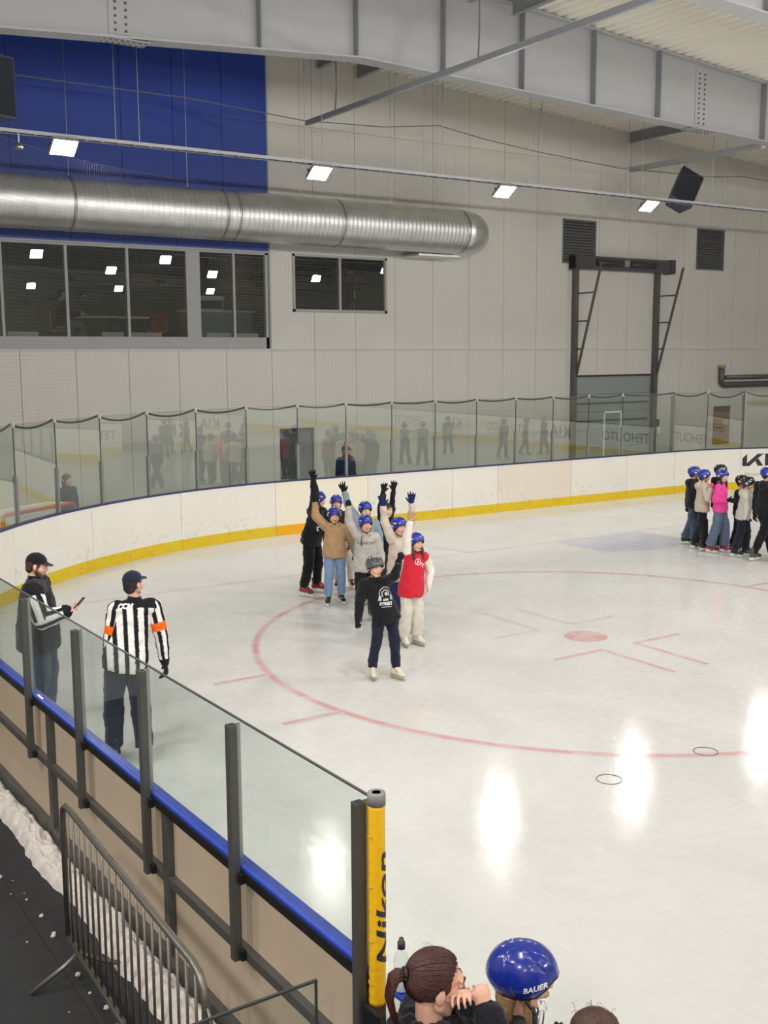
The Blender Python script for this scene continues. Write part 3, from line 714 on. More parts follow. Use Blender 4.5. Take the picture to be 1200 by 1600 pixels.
# the boards along the rest of the rink, with adverts that the glass mirrors
rest = empty('side_boards', (0, 0, 0), 0, 'white rink boards along the opposite long side with adverts', 'rink boards')
MB().box(XR, XR+.09, YB+6, Y0-RR, 0, BT).build('board_panel', 'board_white', rest); MB().box(XR-.012, XR, YB+6, Y0-RR, 0, .21).build('kick_plate', 'kick_scuffed', rest); MB().box(XR-.01, XR+.1, YB+6, Y0-RR, BT, BT+.03).build('cap_rail', 'cap_navy', rest)
MB().box(XB, XR, YB-.09, YB, 0, BT).build('board_panel', 'board_white', rest); MB().box(XB, XR, YB, YB+.012, 0, .21).build('kick_plate', 'kick_scuffed', rest)
for k, (wd_, sz) in enumerate((('TEHOUTO', .5), ('KIA', .8), ('TEHOUTO', .5), ('KIA', .8), ('TEHOUTO', .5))):
    tm = text_mesh(wd_, sz)
    for v in tm.vertices: v.co = (XR-.004, 1-3.6*k-v.co.x, .68+v.co.y)
    tm.materials.clear(); obj('advert_lettering', tm, 'print_black', rest)
# ------------------------------------------------------------------ near side boards (seen from the walkway)
near = empty('near_boards', (-7.905, -6.82, 0), .0198, 'near side boards with blue cap, grey posts and low glass', 'rink boards')
ymax = 7.6; fy = [6.80, 4.52, 2.24, .01]
def nb(b, nm, m, bev=0, par=None): return b.build(nm, m, par or near, False, bev)
for y in fy: nb(MB().box(0, .055, y-.04, y+.04, 0, 1.10), 'frame_post', 'rail_steel', .004)
nb(MB().box(-.004, .05, -.03, ymax, 1.055, 1.112), 'top_rail', 'black', .003)
for a, b_ in zip(fy[1:], fy[:-1]):
    nb(MB().box(.0, .05, a+.04, b_-.04, .60, .66), 'middle_rail', 'rail_steel', .004)
    nb(MB().box(.0, .05, a+.04, b_-.04, .0, .13), 'bottom_rail', 'rail_steel', .004)
    nb(MB().box(.046, .058, a+.03, b_-.03, .66, 1.06), 'back_panel', 'ply'); nb(MB().box(.046, .058, a+.03, b_-.03, .12, .60), 'back_panel', 'ply')
nb(MB().box(.058, .07, -.03, ymax, .02, 1.11), 'ice_side_panel', 'board_white'); nb(MB().box(.07, .082, -.03, ymax, 0, .21), 'kick_plate', 'kick_yellow')
nb(MB().box(-.002, .078, -.026, ymax, 1.112, 1.136), 'cap_rail', 'cap_blue', .006)
py = [0, 1.22, 2.44, 3.66, 4.88, 6.10, 7.32]
for y in py:
    p_ = nb(MB().box(-.055, -.006, y-.025, y+.025, .60, 1.92), 'glass_post', 'rail_steel', .003)
    nb(MB().box(-.047, -.014, y-.017, y+.017, 1.915, 1.9215), 'post_mouth', 'black', 0, p_)
    nb(MB().box(-.006, .02, y-.006, y+.006, 1.14, 1.92), 'glass_channel', 'alu', 0, p_)
    for z in (.64, 1.075):
        cs = 1 if y == 0 else -1
        nb(MB().box(-.03, .0, y+cs*.06, y+cs*.025, z-.03, z+.03), 'clamp', 'black', .004, p_)
for a, b_ in zip(py[:-1], py[1:]):
    pn = nb(MB().box(.02, .032, a+.004, b_-.004, 1.137, 1.932), 'glass_pane', 'glass_near')
    nb(MB().box(.019, .033, a+.004, b_-.004, 1.930, 1.937), 'pane_edge', 'charcoal', 0, pn)
# bench front beyond the glass
nb(MB().box(.0, .07, -5, -.16, 0, 1.11), 'bench_panel', 'board_white'); nb(MB().box(-.002, .078, -5, -.16, 1.112, 1.136), 'bench_cap', 'cap_blue', .006)
nb(MB().box(-.04, .11, -.16, -.03, 0, 1.0), 'corner_post', 'black', .01)
# padded yellow post end
pad = empty('post_pad', (-7.905+.02, -6.887, 1.0), .0198, 'yellow padded tube on the last glass post with black lettering', 'pad')
prof = [(.056, 0), (.058, .02), (.058, .90)]
k = 60
bm_ = MB(); P = [(0, 0, i*.92/k) for i in range(k+1)]; R = [.0375+.0009*math.sin(i*2.2)*(1 if i < 45 else .2) for i in range(k+1)]
bm_.tube(P, R, 36).build('cover', 'yellow_pad', pad, True); pv, pf = bm_.v, bm_.f
MB().lathe([(.02, .975), (.038, .975), (.040, .968), (.040, .92), (.02, .92), (.02, .975)], 28).build('foam_end', mat('foam_grey', '8d8c8c', .7), pad, True)
MB().lathe([(.019, .9), (.019, .965)], 20).build('foam_hole', 'charcoal', pad)
for z in (.10, .30, .55, .78): MB().tube([(.039*math.cos(a), .039*math.sin(a), z) for a in np.linspace(PI*.55, PI*1.15, 12)], .003, 5).build('lace', mat('lace', 'b8890c', .7), pad)
tm = text_mesh('Nikon', .21, 0, .25, 1.0, .004); bm = bmesh.new(); bm.from_mesh(tm); bmesh.ops.triangulate(bm, faces=bm.faces[:]); bmesh.ops.subdivide_edges(bm, edges=bm.edges[:], cuts=3, use_grid_fill=True)
ytop = max(v.co.y for v in bm.verts)
for v in bm.verts:
    a = math.radians(-128)+(ytop-v.co.y)*.5/.0375; v.co = (.0395*math.cos(a), .0395*math.sin(a), .44+v.co.x)
bm.to_mesh(tm); bm.free(); tm.materials.clear(); obj('lettering', tm, 'print_black', pad)
# water bottle on the cap
bt = empty('water_bottle', (-7.868, -7.05, 1.136), 0, 'clear plastic water bottle with a dark cap on the board cap', 'bottle')
glass_mat('clear_plastic', (.93, .95, .95), .03)
MB().lathe([(.004, 0), (.031, 0), (.034, .01), (.034, .06), (.031, .07), (.034, .08), (.034, .135), (.03, .155), (.018, .185), (.015, .195)], 20).build('body', 'clear_plastic', bt, True)
MB().lathe([(.03, .004), (.0325, .012), (.0325, .06), (.0295, .07), (.0295, .09), (.002, .09)], 20).build('label_sleeve', mat('bottle_haze', 'dfe2e2', .5), bt, True)
MB().lathe([(.017, .193), (.017, .222), (.012, .226), (.010, .24), (.004, .242)], 16).build('cap', 'charcoal', bt, True)
# glass balustrade by the stairs
bl = empty('glass_balustrade', (-8.13, -6.77, 0), .0, 'clear glass balustrade pane by the walkway barrier', 'balustrade')
MB().box(-2.2, 0, -.006, .006, .05, 1.125).build('pane', 'glass_near', bl); MB().box(-2.2, 0.004, -.007, .007, 1.123, 1.133).build('top_edge', 'charcoal', bl); MB().box(-.004, .004, -.007, .007, .05, 1.13).build('end_edge', 'charcoal', bl)
MB().box(-2.2, 0, -.02, .02, 0, .07).build('base_channel', 'rail_steel', bl)
# crowd barrier
A, B = Vector((-8.435, -4.13, 0)), Vector((-8.50, -6.42, 0)); L_ = (B-A).length
cb = empty('crowd_barrier', A, math.atan2((B-A).y, (B-A).x), 'grey steel crowd barrier with upright bars beside the snow', 'barrier')
mat('barrier_steel', '7a766f', .36, metal=.7, var=.1, scale=9)
fr = [(0, 0, .19), (0, 0, .98), (.02, 0, 1.05), (.07, 0, 1.085), (.15, 0, 1.095)]+[(L_-.15, 0, 1.095), (L_-.07, 0, 1.075), (L_-.02, 0, 1.03), (L_, 0, .95), (L_, 0, .19)]
MB().tube(fr, .019, 12).build('frame', 'barrier_steel', cb, True); MB().tube([(0, 0, .19), (L_, 0, .19)], .019, 12).build('bottom_tube', 'barrier_steel', cb, True)
bmsh = MB().tube([(0, 0, .19), (0, 0, 1.09)], .008, 8).mesh('bar', True)
nbars = 20
for i in range(1, nbars):
    o = obj('bar', bmsh, 'barrier_steel', cb); o.location = (L_*i/nbars, 0, 0 if .1 < i/nbars < .93 else -.025)
for x in (.22, L_-.22):
    for sy in (-1, 1):
        MB().tube([(x, 0, .19), (x, sy*.10, .12), (x, sy*.30, .016)], .015, 10).build('foot', 'barrier_steel', cb, True)
MB().tube([(-.03, 0, .86), (-.055, 0, .86), (-.055, 0, .80)], .007, 8).build('hook', 'barrier_steel', cb, True); MB().tube([(L_, 0, .93), (L_+.03, 0, .95), (L_+.06, 0, .90), (L_+.06, 0, .3)], .010, 8).build('link_loop', 'barrier_steel', cb, True)
# snow scraped up against the outside of the boards
b = MB(); nx, ny = 34, 420; vs = []
for j in range(ny+1):
    y = 1.6-8.0*j/ny
    for i in range(nx+1):
        t = i/nx; wob = .05*noise.noise((y*1.3, 3.1, 0))+.025*noise.noise((y*6, 9.1, 0))
        x = -8.00-.0198*(y+6.8)*.0-t*(.26+wob) + (-.0198*(y+6.82)+.11)*1
        h = (math.sin(PI*min(1, t*1.02))**.55)*(.085+.05*noise.noise((y*2.2, 0, t)))+.045*noise.noise((y*9, t*4, 1.7))+.022*noise.noise((y*26, t*9, 4.2))
        edge = max(0, 1-abs(2*t-1)**6); vs.append((x, y, -.002+max(0, h)*edge-.02*(1-edge)))
b.add(vs, [(j*(nx+1)+i, j*(nx+1)+i+1, (j+1)*(nx+1)+i+1, (j+1)*(nx+1)+i) for j in range(ny) for i in range(nx)])
tag(b.build('snow_ridge', 'snow', None, True), 'dirty white ridge of scraped snow along the outside of the boards', 'snow', kind='stuff')
b = MB(); rnd = random.Random(3)
for k in range(36):
    y = 1-6.6*rnd.random(); x = -8.22-.0198*(y+6.8)-.12-.22*rnd.random()**2; r = .006+.016*rnd.random()**2; b.ball((x, y, r*.5), r, r*.9, r*.7, 6, 4)
tag(b.build('snow_crumbs', 'snow'), 'small crumbs of snow scattered on the black mats', 'snow', kind='stuff')
# two rings lying on the ice
for x, y, t in ((-2.12, -3.87, 'thin dark ring on the red circle line'), (-3.40, -3.85, 'thin dark ring on plain ice near the lamp glint')):
    tag(MB().tube([(x+.115*math.cos(a), y+.115*math.sin(a), .003) for a in np.linspace(0, 2*PI, 40)], .0035, 5).build('ice_ring', 'charcoal'), t, 'ring')
# stored goal behind the curved glass
C0, C1 = Vector((-5.70, 7.96, 0)), Vector((-4.22, 8.84, 0)); dg_ = (C1-C0); GL = dg_.length
g = empty('stored_goal', C0, math.atan2(dg_.y, dg_.x), 'red framed hockey goal with white net behind the curved glass', 'goal')
MB().tube([(0, 0, 0), (0, 0, 1.14), (.03, 0, 1.19), (.08, 0, 1.2), (GL-.08, 0, 1.2), (GL-.03, 0, 1.19), (GL, 0, 1.14), (GL, 0, 0)], .035, 10).build('goal_frame', 'red_paint', g, True)
MB().tube([(0, 0, .03), (.1, .9, .03), (GL-.1, .9, .03), (GL, 0, .03)], .025, 8).build('base_frame', 'net_white', g, True)
MB().tube([(.05, .05, 1.2), (.15, .5, 1.19), (GL-.15, .5, 1.19), (GL-.05, .05, 1.2)], .02, 8).build('top_shelf', 'net_white', g, True)
b = MB()
for k in range(26):
    x = .05+(GL-.1)*k/25; b.tube([(x, .02, 1.2), (x, .5, 1.18), (x, .85, .05)], .004, 4, False)
for k in range(16):
    t = k/15; y_, z_ = (.02+.48*t*2, 1.2) if t < .5 else (.5+.35*(t-.5)*2, 1.18-1.13*(t-.5)*2); b.tube([(.05, y_, z_), (GL-.05, y_, z_)], .004, 4, False)
tag(b.build('goal_net', 'net_white', g), kind='stuff')
# ------------------------------------------------------------------ people: builders
VR = Vector((math.cos(YAW), -math.sin(YAW), 0)); VT = Vector((-math.sin(YAW), -math.cos(YAW), 0)); VZ = Vector((0, 0, 1))
tmp_scene = bpy.data.scenes.new('bake')
tex_fold = bpy.data.textures.new('folds', 'CLOUDS'); tex_fold.noise_scale = .085; tex_fold.noise_depth = 3
tex_fine = bpy.data.textures.new('fine_folds', 'CLOUDS'); tex_fine.noise_scale = .05; tex_fine.noise_depth = 2
def remesh(mb, voxel, smooth=3, disp=0, tex=None, name='skin'):
    me = mb.mesh(name); o = bpy.data.objects.new(name, me); tmp_scene.collection.objects.link(o)
    r = o.modifiers.new('r', 'REMESH'); r.mode = 'VOXEL'; r.voxel_size = voxel; r.use_smooth_shade = True
    if smooth: s = o.modifiers.new('s', 'SMOOTH'); s.factor = .5; s.iterations = smooth
    if disp: d = o.modifiers.new('d', 'DISPLACE'); d.texture = tex or tex_fold; d.strength = disp; d.mid_level = .5; d.texture_coords = 'LOCAL'
    vl = tmp_scene.view_layers[0]; vl.update(); dg = vl.depsgraph; dg.update()
    out = bpy.data.meshes.new_from_object(o.evaluated_get(dg)); out.name = name
    bpy.data.objects.remove(o); bpy.data.meshes.remove(me)
    out.polygons.foreach_set('use_smooth', [True]*len(out.polygons)); out.materials.clear()
    return out
def paint(me, fn):
    a = me.color_attributes.new('col', 'FLOAT_COLOR', 'POINT'); buf = []
    for v in me.vertices: c = fn(v.co); buf += [c[0], c[1], c[2], 1]
    a.data.foreach_set('color', buf)
def cloth(c, rough=.85, bump=.15): return mat('cloth_'+c, c, rough, var=.07, scale=9, bump=bump, bscale=220, spec=.25, sheen=.15)
def plastic(c): return mat('shell_'+c, c, .22, var=.03, scale=5, coat=.4)
mat('skin', 'dfae96', .5, var=.05, scale=14); mat('eye_dark', '2a201c', .3, var=0); mat('mouth_open', '6b2420', .5, var=0); mat('lips', 'b9655c', .5, var=0); mat('teeth', 'ece6dc', .4, var=0)
mat('hair_brown', '4a3226', .55, var=.25, scale=40, bump=.5, bscale=90); mat('hair_dark', '231a18', .5, var=.25, scale=40, bump=.5, bscale=90); mat('hair_auburn', '43211d', .42, var=.35, scale=60, bump=.5, bscale=120); mat('hair_blond', '8a6a48', .55, var=.25, scale=40, bump=.4, bscale=90)
mat('blade', 'c9ccd0', .2, metal=1, var=0); mat('holder_white', 'e6e6e2', .4)

def hand_mb(mb, w, d, n, side, k=1.0, spread=.16, curl=.25, rf=.0095, thumb=.75):
    # open hand: wrist w, finger direction d, palm normal n; side = +1 when the thumb lies along d x n
    d = Vector(d).normalized(); n = Vector(n); n = (n-d*n.dot(d)).normalized(); s = d.cross(n)*side
    mb.cone(w+d*.012*k, w+d*.078*k, .026*k+rf*.3, .036*k+rf*.3, 12, s, .48)
    mb.cone(w+d*.03*k+s*.012*k, w+d*.078*k+s*.022*k, .02*k, .018*k, 10, s, .6); mb.cone(w+d*.03*k-s*.012*k, w+d*.075*k-s*.022*k, .02*k, .018*k, 10, s, .6)
    for i, (o, L) in enumerate(((.033, .070), (.011, .080), (-.011, .074), (-.032, .058))):
        a = spread*(1.5-i)*.75; dd = (d*math.cos(a)+s*math.sin(a)); p = w+d*.080*k+s*o*k; c = curl*(1+.12*i); ang = 0
        for seg, f in ((.45, 1), (.32, .93), (.26, .82)):
            ang += c; q = p+(dd*math.cos(ang)+n*math.sin(ang))*L*seg*k; mb.cone(p, q, rf*f*k**.3, rf*f*.92*k**.3, 8); p = q
    p = w+d*.028*k+s*.026*k; td = (d*math.cos(thumb)+s*math.sin(thumb)+n*.25).normalized(); q = p+td*.042*k; mb.cone(p, q, rf*1.35, rf*1.1, 8); td2 = (td+d*.5+n*.15).normalized(); mb.cone(q, q+td2*.03*k, rf*1.1, rf*.9, 8)
def fist_mb(mb, w, d, n, k=1.0, rf=.011):
    d = Vector(d).normalized(); n = Vector(n); n = (n-d*n.dot(d)).normalized(); s = d.cross(n)
    mb.cone(w+d*.01*k, w+d*.07*k, .030*k, .038*k, 12, s, .65)
    for i in range(4):
        p = w+d*(.082-.004*abs(i-1.3))*k+s*(.03-.02*i)*k; q = p+n*.028*k+d*.004*k; r = q-d*.03*k+n*.006*k; mb.cone(p, q, rf, rf, 8); mb.cone(q, r, rf, rf*.9, 8); mb.cone(r, r-n*.02*k, rf*.9, rf*.8, 8)
    p = w+d*.03*k+s*.03*k; q = p+d*.03*k+n*.025*k; mb.cone(p, q, rf*1.2, rf*1.1, 8); mb.cone(q, q-s*.03*k+n*.012*k, rf*1.1, rf*.9, 8)

def head_mb(mb, c, M, k, nose=1.0):
    T = lambda x, y, z: Vector(c)+M @ (Vector((x, y, z))*k)
    R3 = M.to_3x3()
    mb.ball(T(0, -.014, .028), .074*k, .092*k, .086*k, 18, 12, R3)
    mb.ball(T(0, .020, -.020), .060*k, .070*k, .093*k, 16, 12, R3)
    mb.ball(T(0, .040, -.088), .036*k, .038*k, .030*k, 12, 8, R3)
    for s in (-1, 1):
        mb.ball(T(s*.040, .050, -.030), .028*k, .032*k, .032*k, 10, 8, R3)                # cheeks
        mb.cone(T(s*.058, .0, -.055), T(s*.022, .045, -.095), .022*k, .020*k, 8)          # jaw
        mb.ball(T(s*.078, -.008, -.012), .010*k, .020*k, .031*k, 10, 8, R3)               # ears
        mb.cone(T(s*.012, .086, .028), T(s*.045, .074, .030), .011*k, .010*k, 8)          # brow
    mb.cone(T(0, .086, .018), T(0, .106*nose, -.026), .009*k, .0125*k, 8)
    mb.ball(T(.011, .096, -.030), .009*k, .010*k, .008*k, 8, 6, R3); mb.ball(T(-.011, .096, -.030), .009*k, .010*k, .008*k, 8, 6, R3)
    mb.cone(T(-.018, .086, -.058), T(.018, .086, -.058), .010*k, .010*k, 8); mb.cone(T(-.014, .084, -.070), T(.014, .084, -.070), .010*k, .010*k, 8)
def face_parts(par, c, M, k, mouth='smile', brow='hair_brown'):
    T = lambda x, y, z: Vector(c)+M @ (Vector((x, y, z))*k)
    R3 = M.to_3x3()
    for s in (-1, 1):
        MB().ball(T(s*.030, .0800, .006), .0125*k, .007*k, .0060*k, 10, 6, R3).build('eye', 'teeth', par, True)
        MB().ball(T(s*.030, .0840, .006), .0062*k, .0045*k, .0062*k, 8, 6, R3).build('iris', 'eye_dark', par, True)
        MB().tube([T(s*.013, .0965, .028), T(s*.030, .0935, .034), T(s*.048, .082, .028)], .0038*k, 6).build('eyebrow', brow, par, True)
    if mouth == 'open':
        MB().ball(T(0, .090, -.065), .019*k, .009*k, .015*k, 12, 8, R3).build('mouth', 'mouth_open', par, True); MB().ball(T(0, .094, -.057), .014*k, .006*k, .0045*k, 10, 6, R3).build('teeth', 'teeth', par, True)
    else:
        MB().tube([T(-.022, .087, -.060), T(-.01, .0955, -.064), T(.01, .0955, -.064), T(.022, .087, -.060)], .0052*k, 6).build('mouth', 'lips', par, True)

def helmet(par, c, M, k, color, kind='hockey', txt=None, detail=1):
    T = lambda v: Vector(c)+M @ (Vector(v)*k)
    c0 = Vector((0, -.010, .027)); rx, ry, rz = .105, .129, .113
    nphi, nt = (40, 14) if detail < 2 else (180, 60)
    def cut(ph):                                     # ph 0 = front; how far down the shell goes (polar angle)
        f = math.cos(ph)
        if kind == 'hockey': return math.radians(float(np.interp(f, [-1, -.55, 0, .45, .75, 1], [124, 127, 128, 122, 92, 87])))
        return math.radians(float(np.interp(f, [-1, 0, .6, 1], [118, 112, 98, 88])))
    def pt(ph, t, sc):
        x, y, z = rx*math.sin(t)*math.sin(ph), ry*math.sin(t)*math.cos(ph), rz*math.cos(t)
        r = 1.0
        if kind == 'hockey':
            r += .035*max(0, math.cos(ph*2))*math.sin(t)**2*.6+.022*math.exp(-((abs(x)-.042)/.012)**2)*(1 if z > .01 else 0)
            if abs(abs(math.sin(ph))-.86) < .10 and t > .9: r -= .012
            if detail > 1:
                for w_, ph0 in ((1.0, 1.9-.9*t), (.9, 2.55-.35*t)):
                    r -= .034*math.exp(-((abs((ph+PI) % (2*PI)-PI)-ph0)/.055)**2)*min(1, max(0, (t-.25)*3))
                r += .03*math.exp(-((t-1.75)/.28)**2)*(1 if .25 < abs((ph+PI) % (2*PI)-PI) < 1.9 else 0)
        if t > 1.6: r *= 1-.10*(t-1.6)
        return c0+Vector((x, y, z))*(r*sc)
    vs, fs = [], []
    for layer in (1.0, .91):
        for i in range(nt+1):
            for j in range(nphi):
                ph = 2*PI*j/nphi; vs.append(T(pt(ph, max(.02, cut(ph)*i/nt), layer)))
    o2 = (nt+1)*nphi
    for i in range(nt):
        for j in range(nphi):
            a, b, c_, d = i*nphi+j, i*nphi+(j+1) % nphi, (i+1)*nphi+(j+1) % nphi, (i+1)*nphi+j
            fs += [(a, d, c_, b), (o2+a, o2+b, o2+c_, o2+d)]
    for j in range(nphi):
        a, b = nt*nphi+j, nt*nphi+(j+1) % nphi; fs.append((a, o2+a, o2+b, b))
    fs.append(tuple(range(nphi))); fs.append(tuple(o2+j for j in reversed(range(nphi))))
    sh = MB().add(vs, fs); h = sh.build('helmet', plastic(color), par, True)
    # rim padding
    MB().tube([T(pt(2*PI*j/nphi, cut(2*PI*j/nphi)*.995, .955)) for j in list(range(nphi))+[0]], .0075*k, 6).build('rim_padding', 'black', h, True)
    R3 = M.to_3x3()
    if detail > 1: kind = 'smooth'
    vent = plastic('16181c') if kind == 'hockey' else plastic('2b2c2e')
    if kind == 'hockey':
        for sx in (-1, 1):
            for t, ph, a in ((.55, .35, .018), (.62, 2.6, .018), (1.05, 2.75, .014), (1.15, .9, .012)):
                p = pt(sx*ph, t, 1.005); MB().ball(T(p), .0065*k, a*k, .0065*k, 8, 6, R3).build('vent', vent, h, True)
            MB().ball(T(pt(sx*1.62, 1.72, 1.0)), .010*k, .030*k, .026*k, 10, 8, R3).build('ear_loop', mat('ear_clear', 'a8adb8', .3), h, True)
            MB().ball(T(pt(sx*1.15, 1.42, 1.01)), .006*k, .006*k, .006*k, 8, 6, R3).build('screw', 'holder_white', h, True)
        MB().tube([T(pt(a, 1.02, 1.045)) for a in (-.22, -.1, 0, .1, .22)], .0045*k, 6, True, None, .5).build('front_logo', 'print_white', h, True)
        for sx in (-1, 1):
            MB().tube([T(pt(sx*a, 1.30, 1.03)) for a in (.95, 1.1, 1.25, 1.4)], .005*k, 6).build('side_logo', 'print_white', h, True)
    elif kind == 'skate':
        for a in (-.9, -.3, .3, .9):
            for t in (.45, .85): MB().ball(T(pt(a, t, 1.0)), .0085*k, .011*k, .0085*k, 8, 6, R3).build('vent', 'black' if t > .6 else 'holder_white', h, True)
        MB().ball(T(pt(.25, 1.05, 1.0)), .018*k, .006*k, .010*k, 10, 6, R3).build('front_logo', 'black', h, True)
    MB().tube([T((-.080, .0, -.035)), T((-.072, .02, -.075)), T((-.038, .045, -.118)), T((0, .052, -.126)), T((.038, .045, -.118)), T((.072, .02, -.075)), T((.080, .0, -.035))], .005*k, 6).build('chin_strap', 'black', h, True)
    return h, sh

def skate(par, pos, yaw, k, boot, toe, kind='hockey', cuff=None, tongue='e6e2d8'):
    # par is the person's Empty (local frame); pos = sole centre on the ice, yaw in local frame
    R = Matrix.Rotation(yaw, 3, 'Z'); O = Vector(pos)
    T = lambda x, y, z: O+R @ (Vector((x, y, z))*k)
    b = MB(); sx = R @ Vector((1, 0, 0))
    z0 = .062 if kind == 'hockey' else .050
    b.tube([T(0, -.108, z0+.030), T(0, -.10, z0+.036), T(0, -.04, z0+.036), T(0, .03, z0+.034), T(0, .085, z0+.030), T(0, .125, z0+.024), T(0, .140, z0+.022)], [.02*k, .036*k, .036*k, .042*k, .044*k, .032*k, .014*k], 14, True, sx, [.9, .95, .95, .80, .72, .68, .7])
    b.tube([T(0, -.055, z0+.03), T(0, -.06, z0+.08), T(0, -.062, z0+.135), T(0, -.058, z0+.165)], [.040*k, .042*k, .046*k, .047*k], 14, True, sx, [1.15, 1.05, 1.1, 1.1])
    b.cone(T(0, -.02, z0+.10), T(0, .05, z0+.052), .036*k, .036*k, 12)
    sk = obj('skate', remesh(b, .009*k, 2, name='skate'), boot if isinstance(boot, bpy.types.Material) else plastic(boot), par)
    if kind == 'hockey':
        MB().tube([T(0, .072, z0+.024), T(0, .10, z0+.025), T(0, .13, z0+.022), T(0, .145, z0+.02)], [.046*k, .045*k, .034*k, .012*k], 14, True, sx, [.70, .72, .72, .7]).build('toe_cap', plastic(toe), sk, True)
        MB().tube([T(0, .055, z0+.078), T(0, .02, z0+.105), T(0, -.012, z0+.150), T(0, .0, z0+.195)], [.020*k, .024*k, .026*k, .022*k], 10, True, sx, [.35]*4).build('tongue', cloth(tongue), sk, True)
        for i in range(5):
            t = i/4; MB().tube([T(-.02, .052-.055*t, z0+.085+.055*t), T(.02, .046-.055*t, z0+.092+.055*t)], .0035*k, 5).build('lace', 'holder_white', sk)
        hb = MB()
        for y0, y1 in ((-.115, -.035), (.035, .120)): hb.prism([(-.012*k, y0*k), (.012*k, y0*k), (.012*k, y1*k), (-.012*k, y1*k)], .022*k, (z0+.004)*k, lambda v: O+R @ v)
        hb.prism([(-.006*k, -.13*k), (.006*k, -.13*k), (.006*k, .135*k), (-.006*k, .135*k)], .018*k, .032*k, lambda v: O+R @ v); hb.build('blade_holder', 'holder_white', sk)
    else:
        hb = MB().prism([(-.030*k, -.105*k), (.030*k, -.105*k), (.034*k, .05*k), (.028*k, .12*k), (-.028*k, .12*k), (-.034*k, .05*k)], (z0-.014)*k, (z0+.006)*k, lambda v: O+R @ v)
        hb.prism([(-.026*k, -.105*k), (.026*k, -.105*k), (.024*k, -.05*k), (-.024*k, -.05*k)], (z0-.034)*k, z0*k, lambda v: O+R @ v); hb.build('sole', mat('sole_tan', 'b9ad98', .6), sk)
        for i in range(6):
            t = i/5; MB().tube([T(-.018, .06-.075*t, z0+.082+.07*t), T(.018, .054-.075*t, z0+.087+.07*t)], .003*k, 5).build('lace', 'holder_white', sk)
    MB().prism([(-.002*k, -.135*k), (.002*k, -.135*k), (.002*k, .145*k), (-.002*k, .145*k)], 0.0, .024*k if kind == 'hockey' else .034*k, lambda v: O+R @ v).build('blade', 'blade', sk)
    return sk

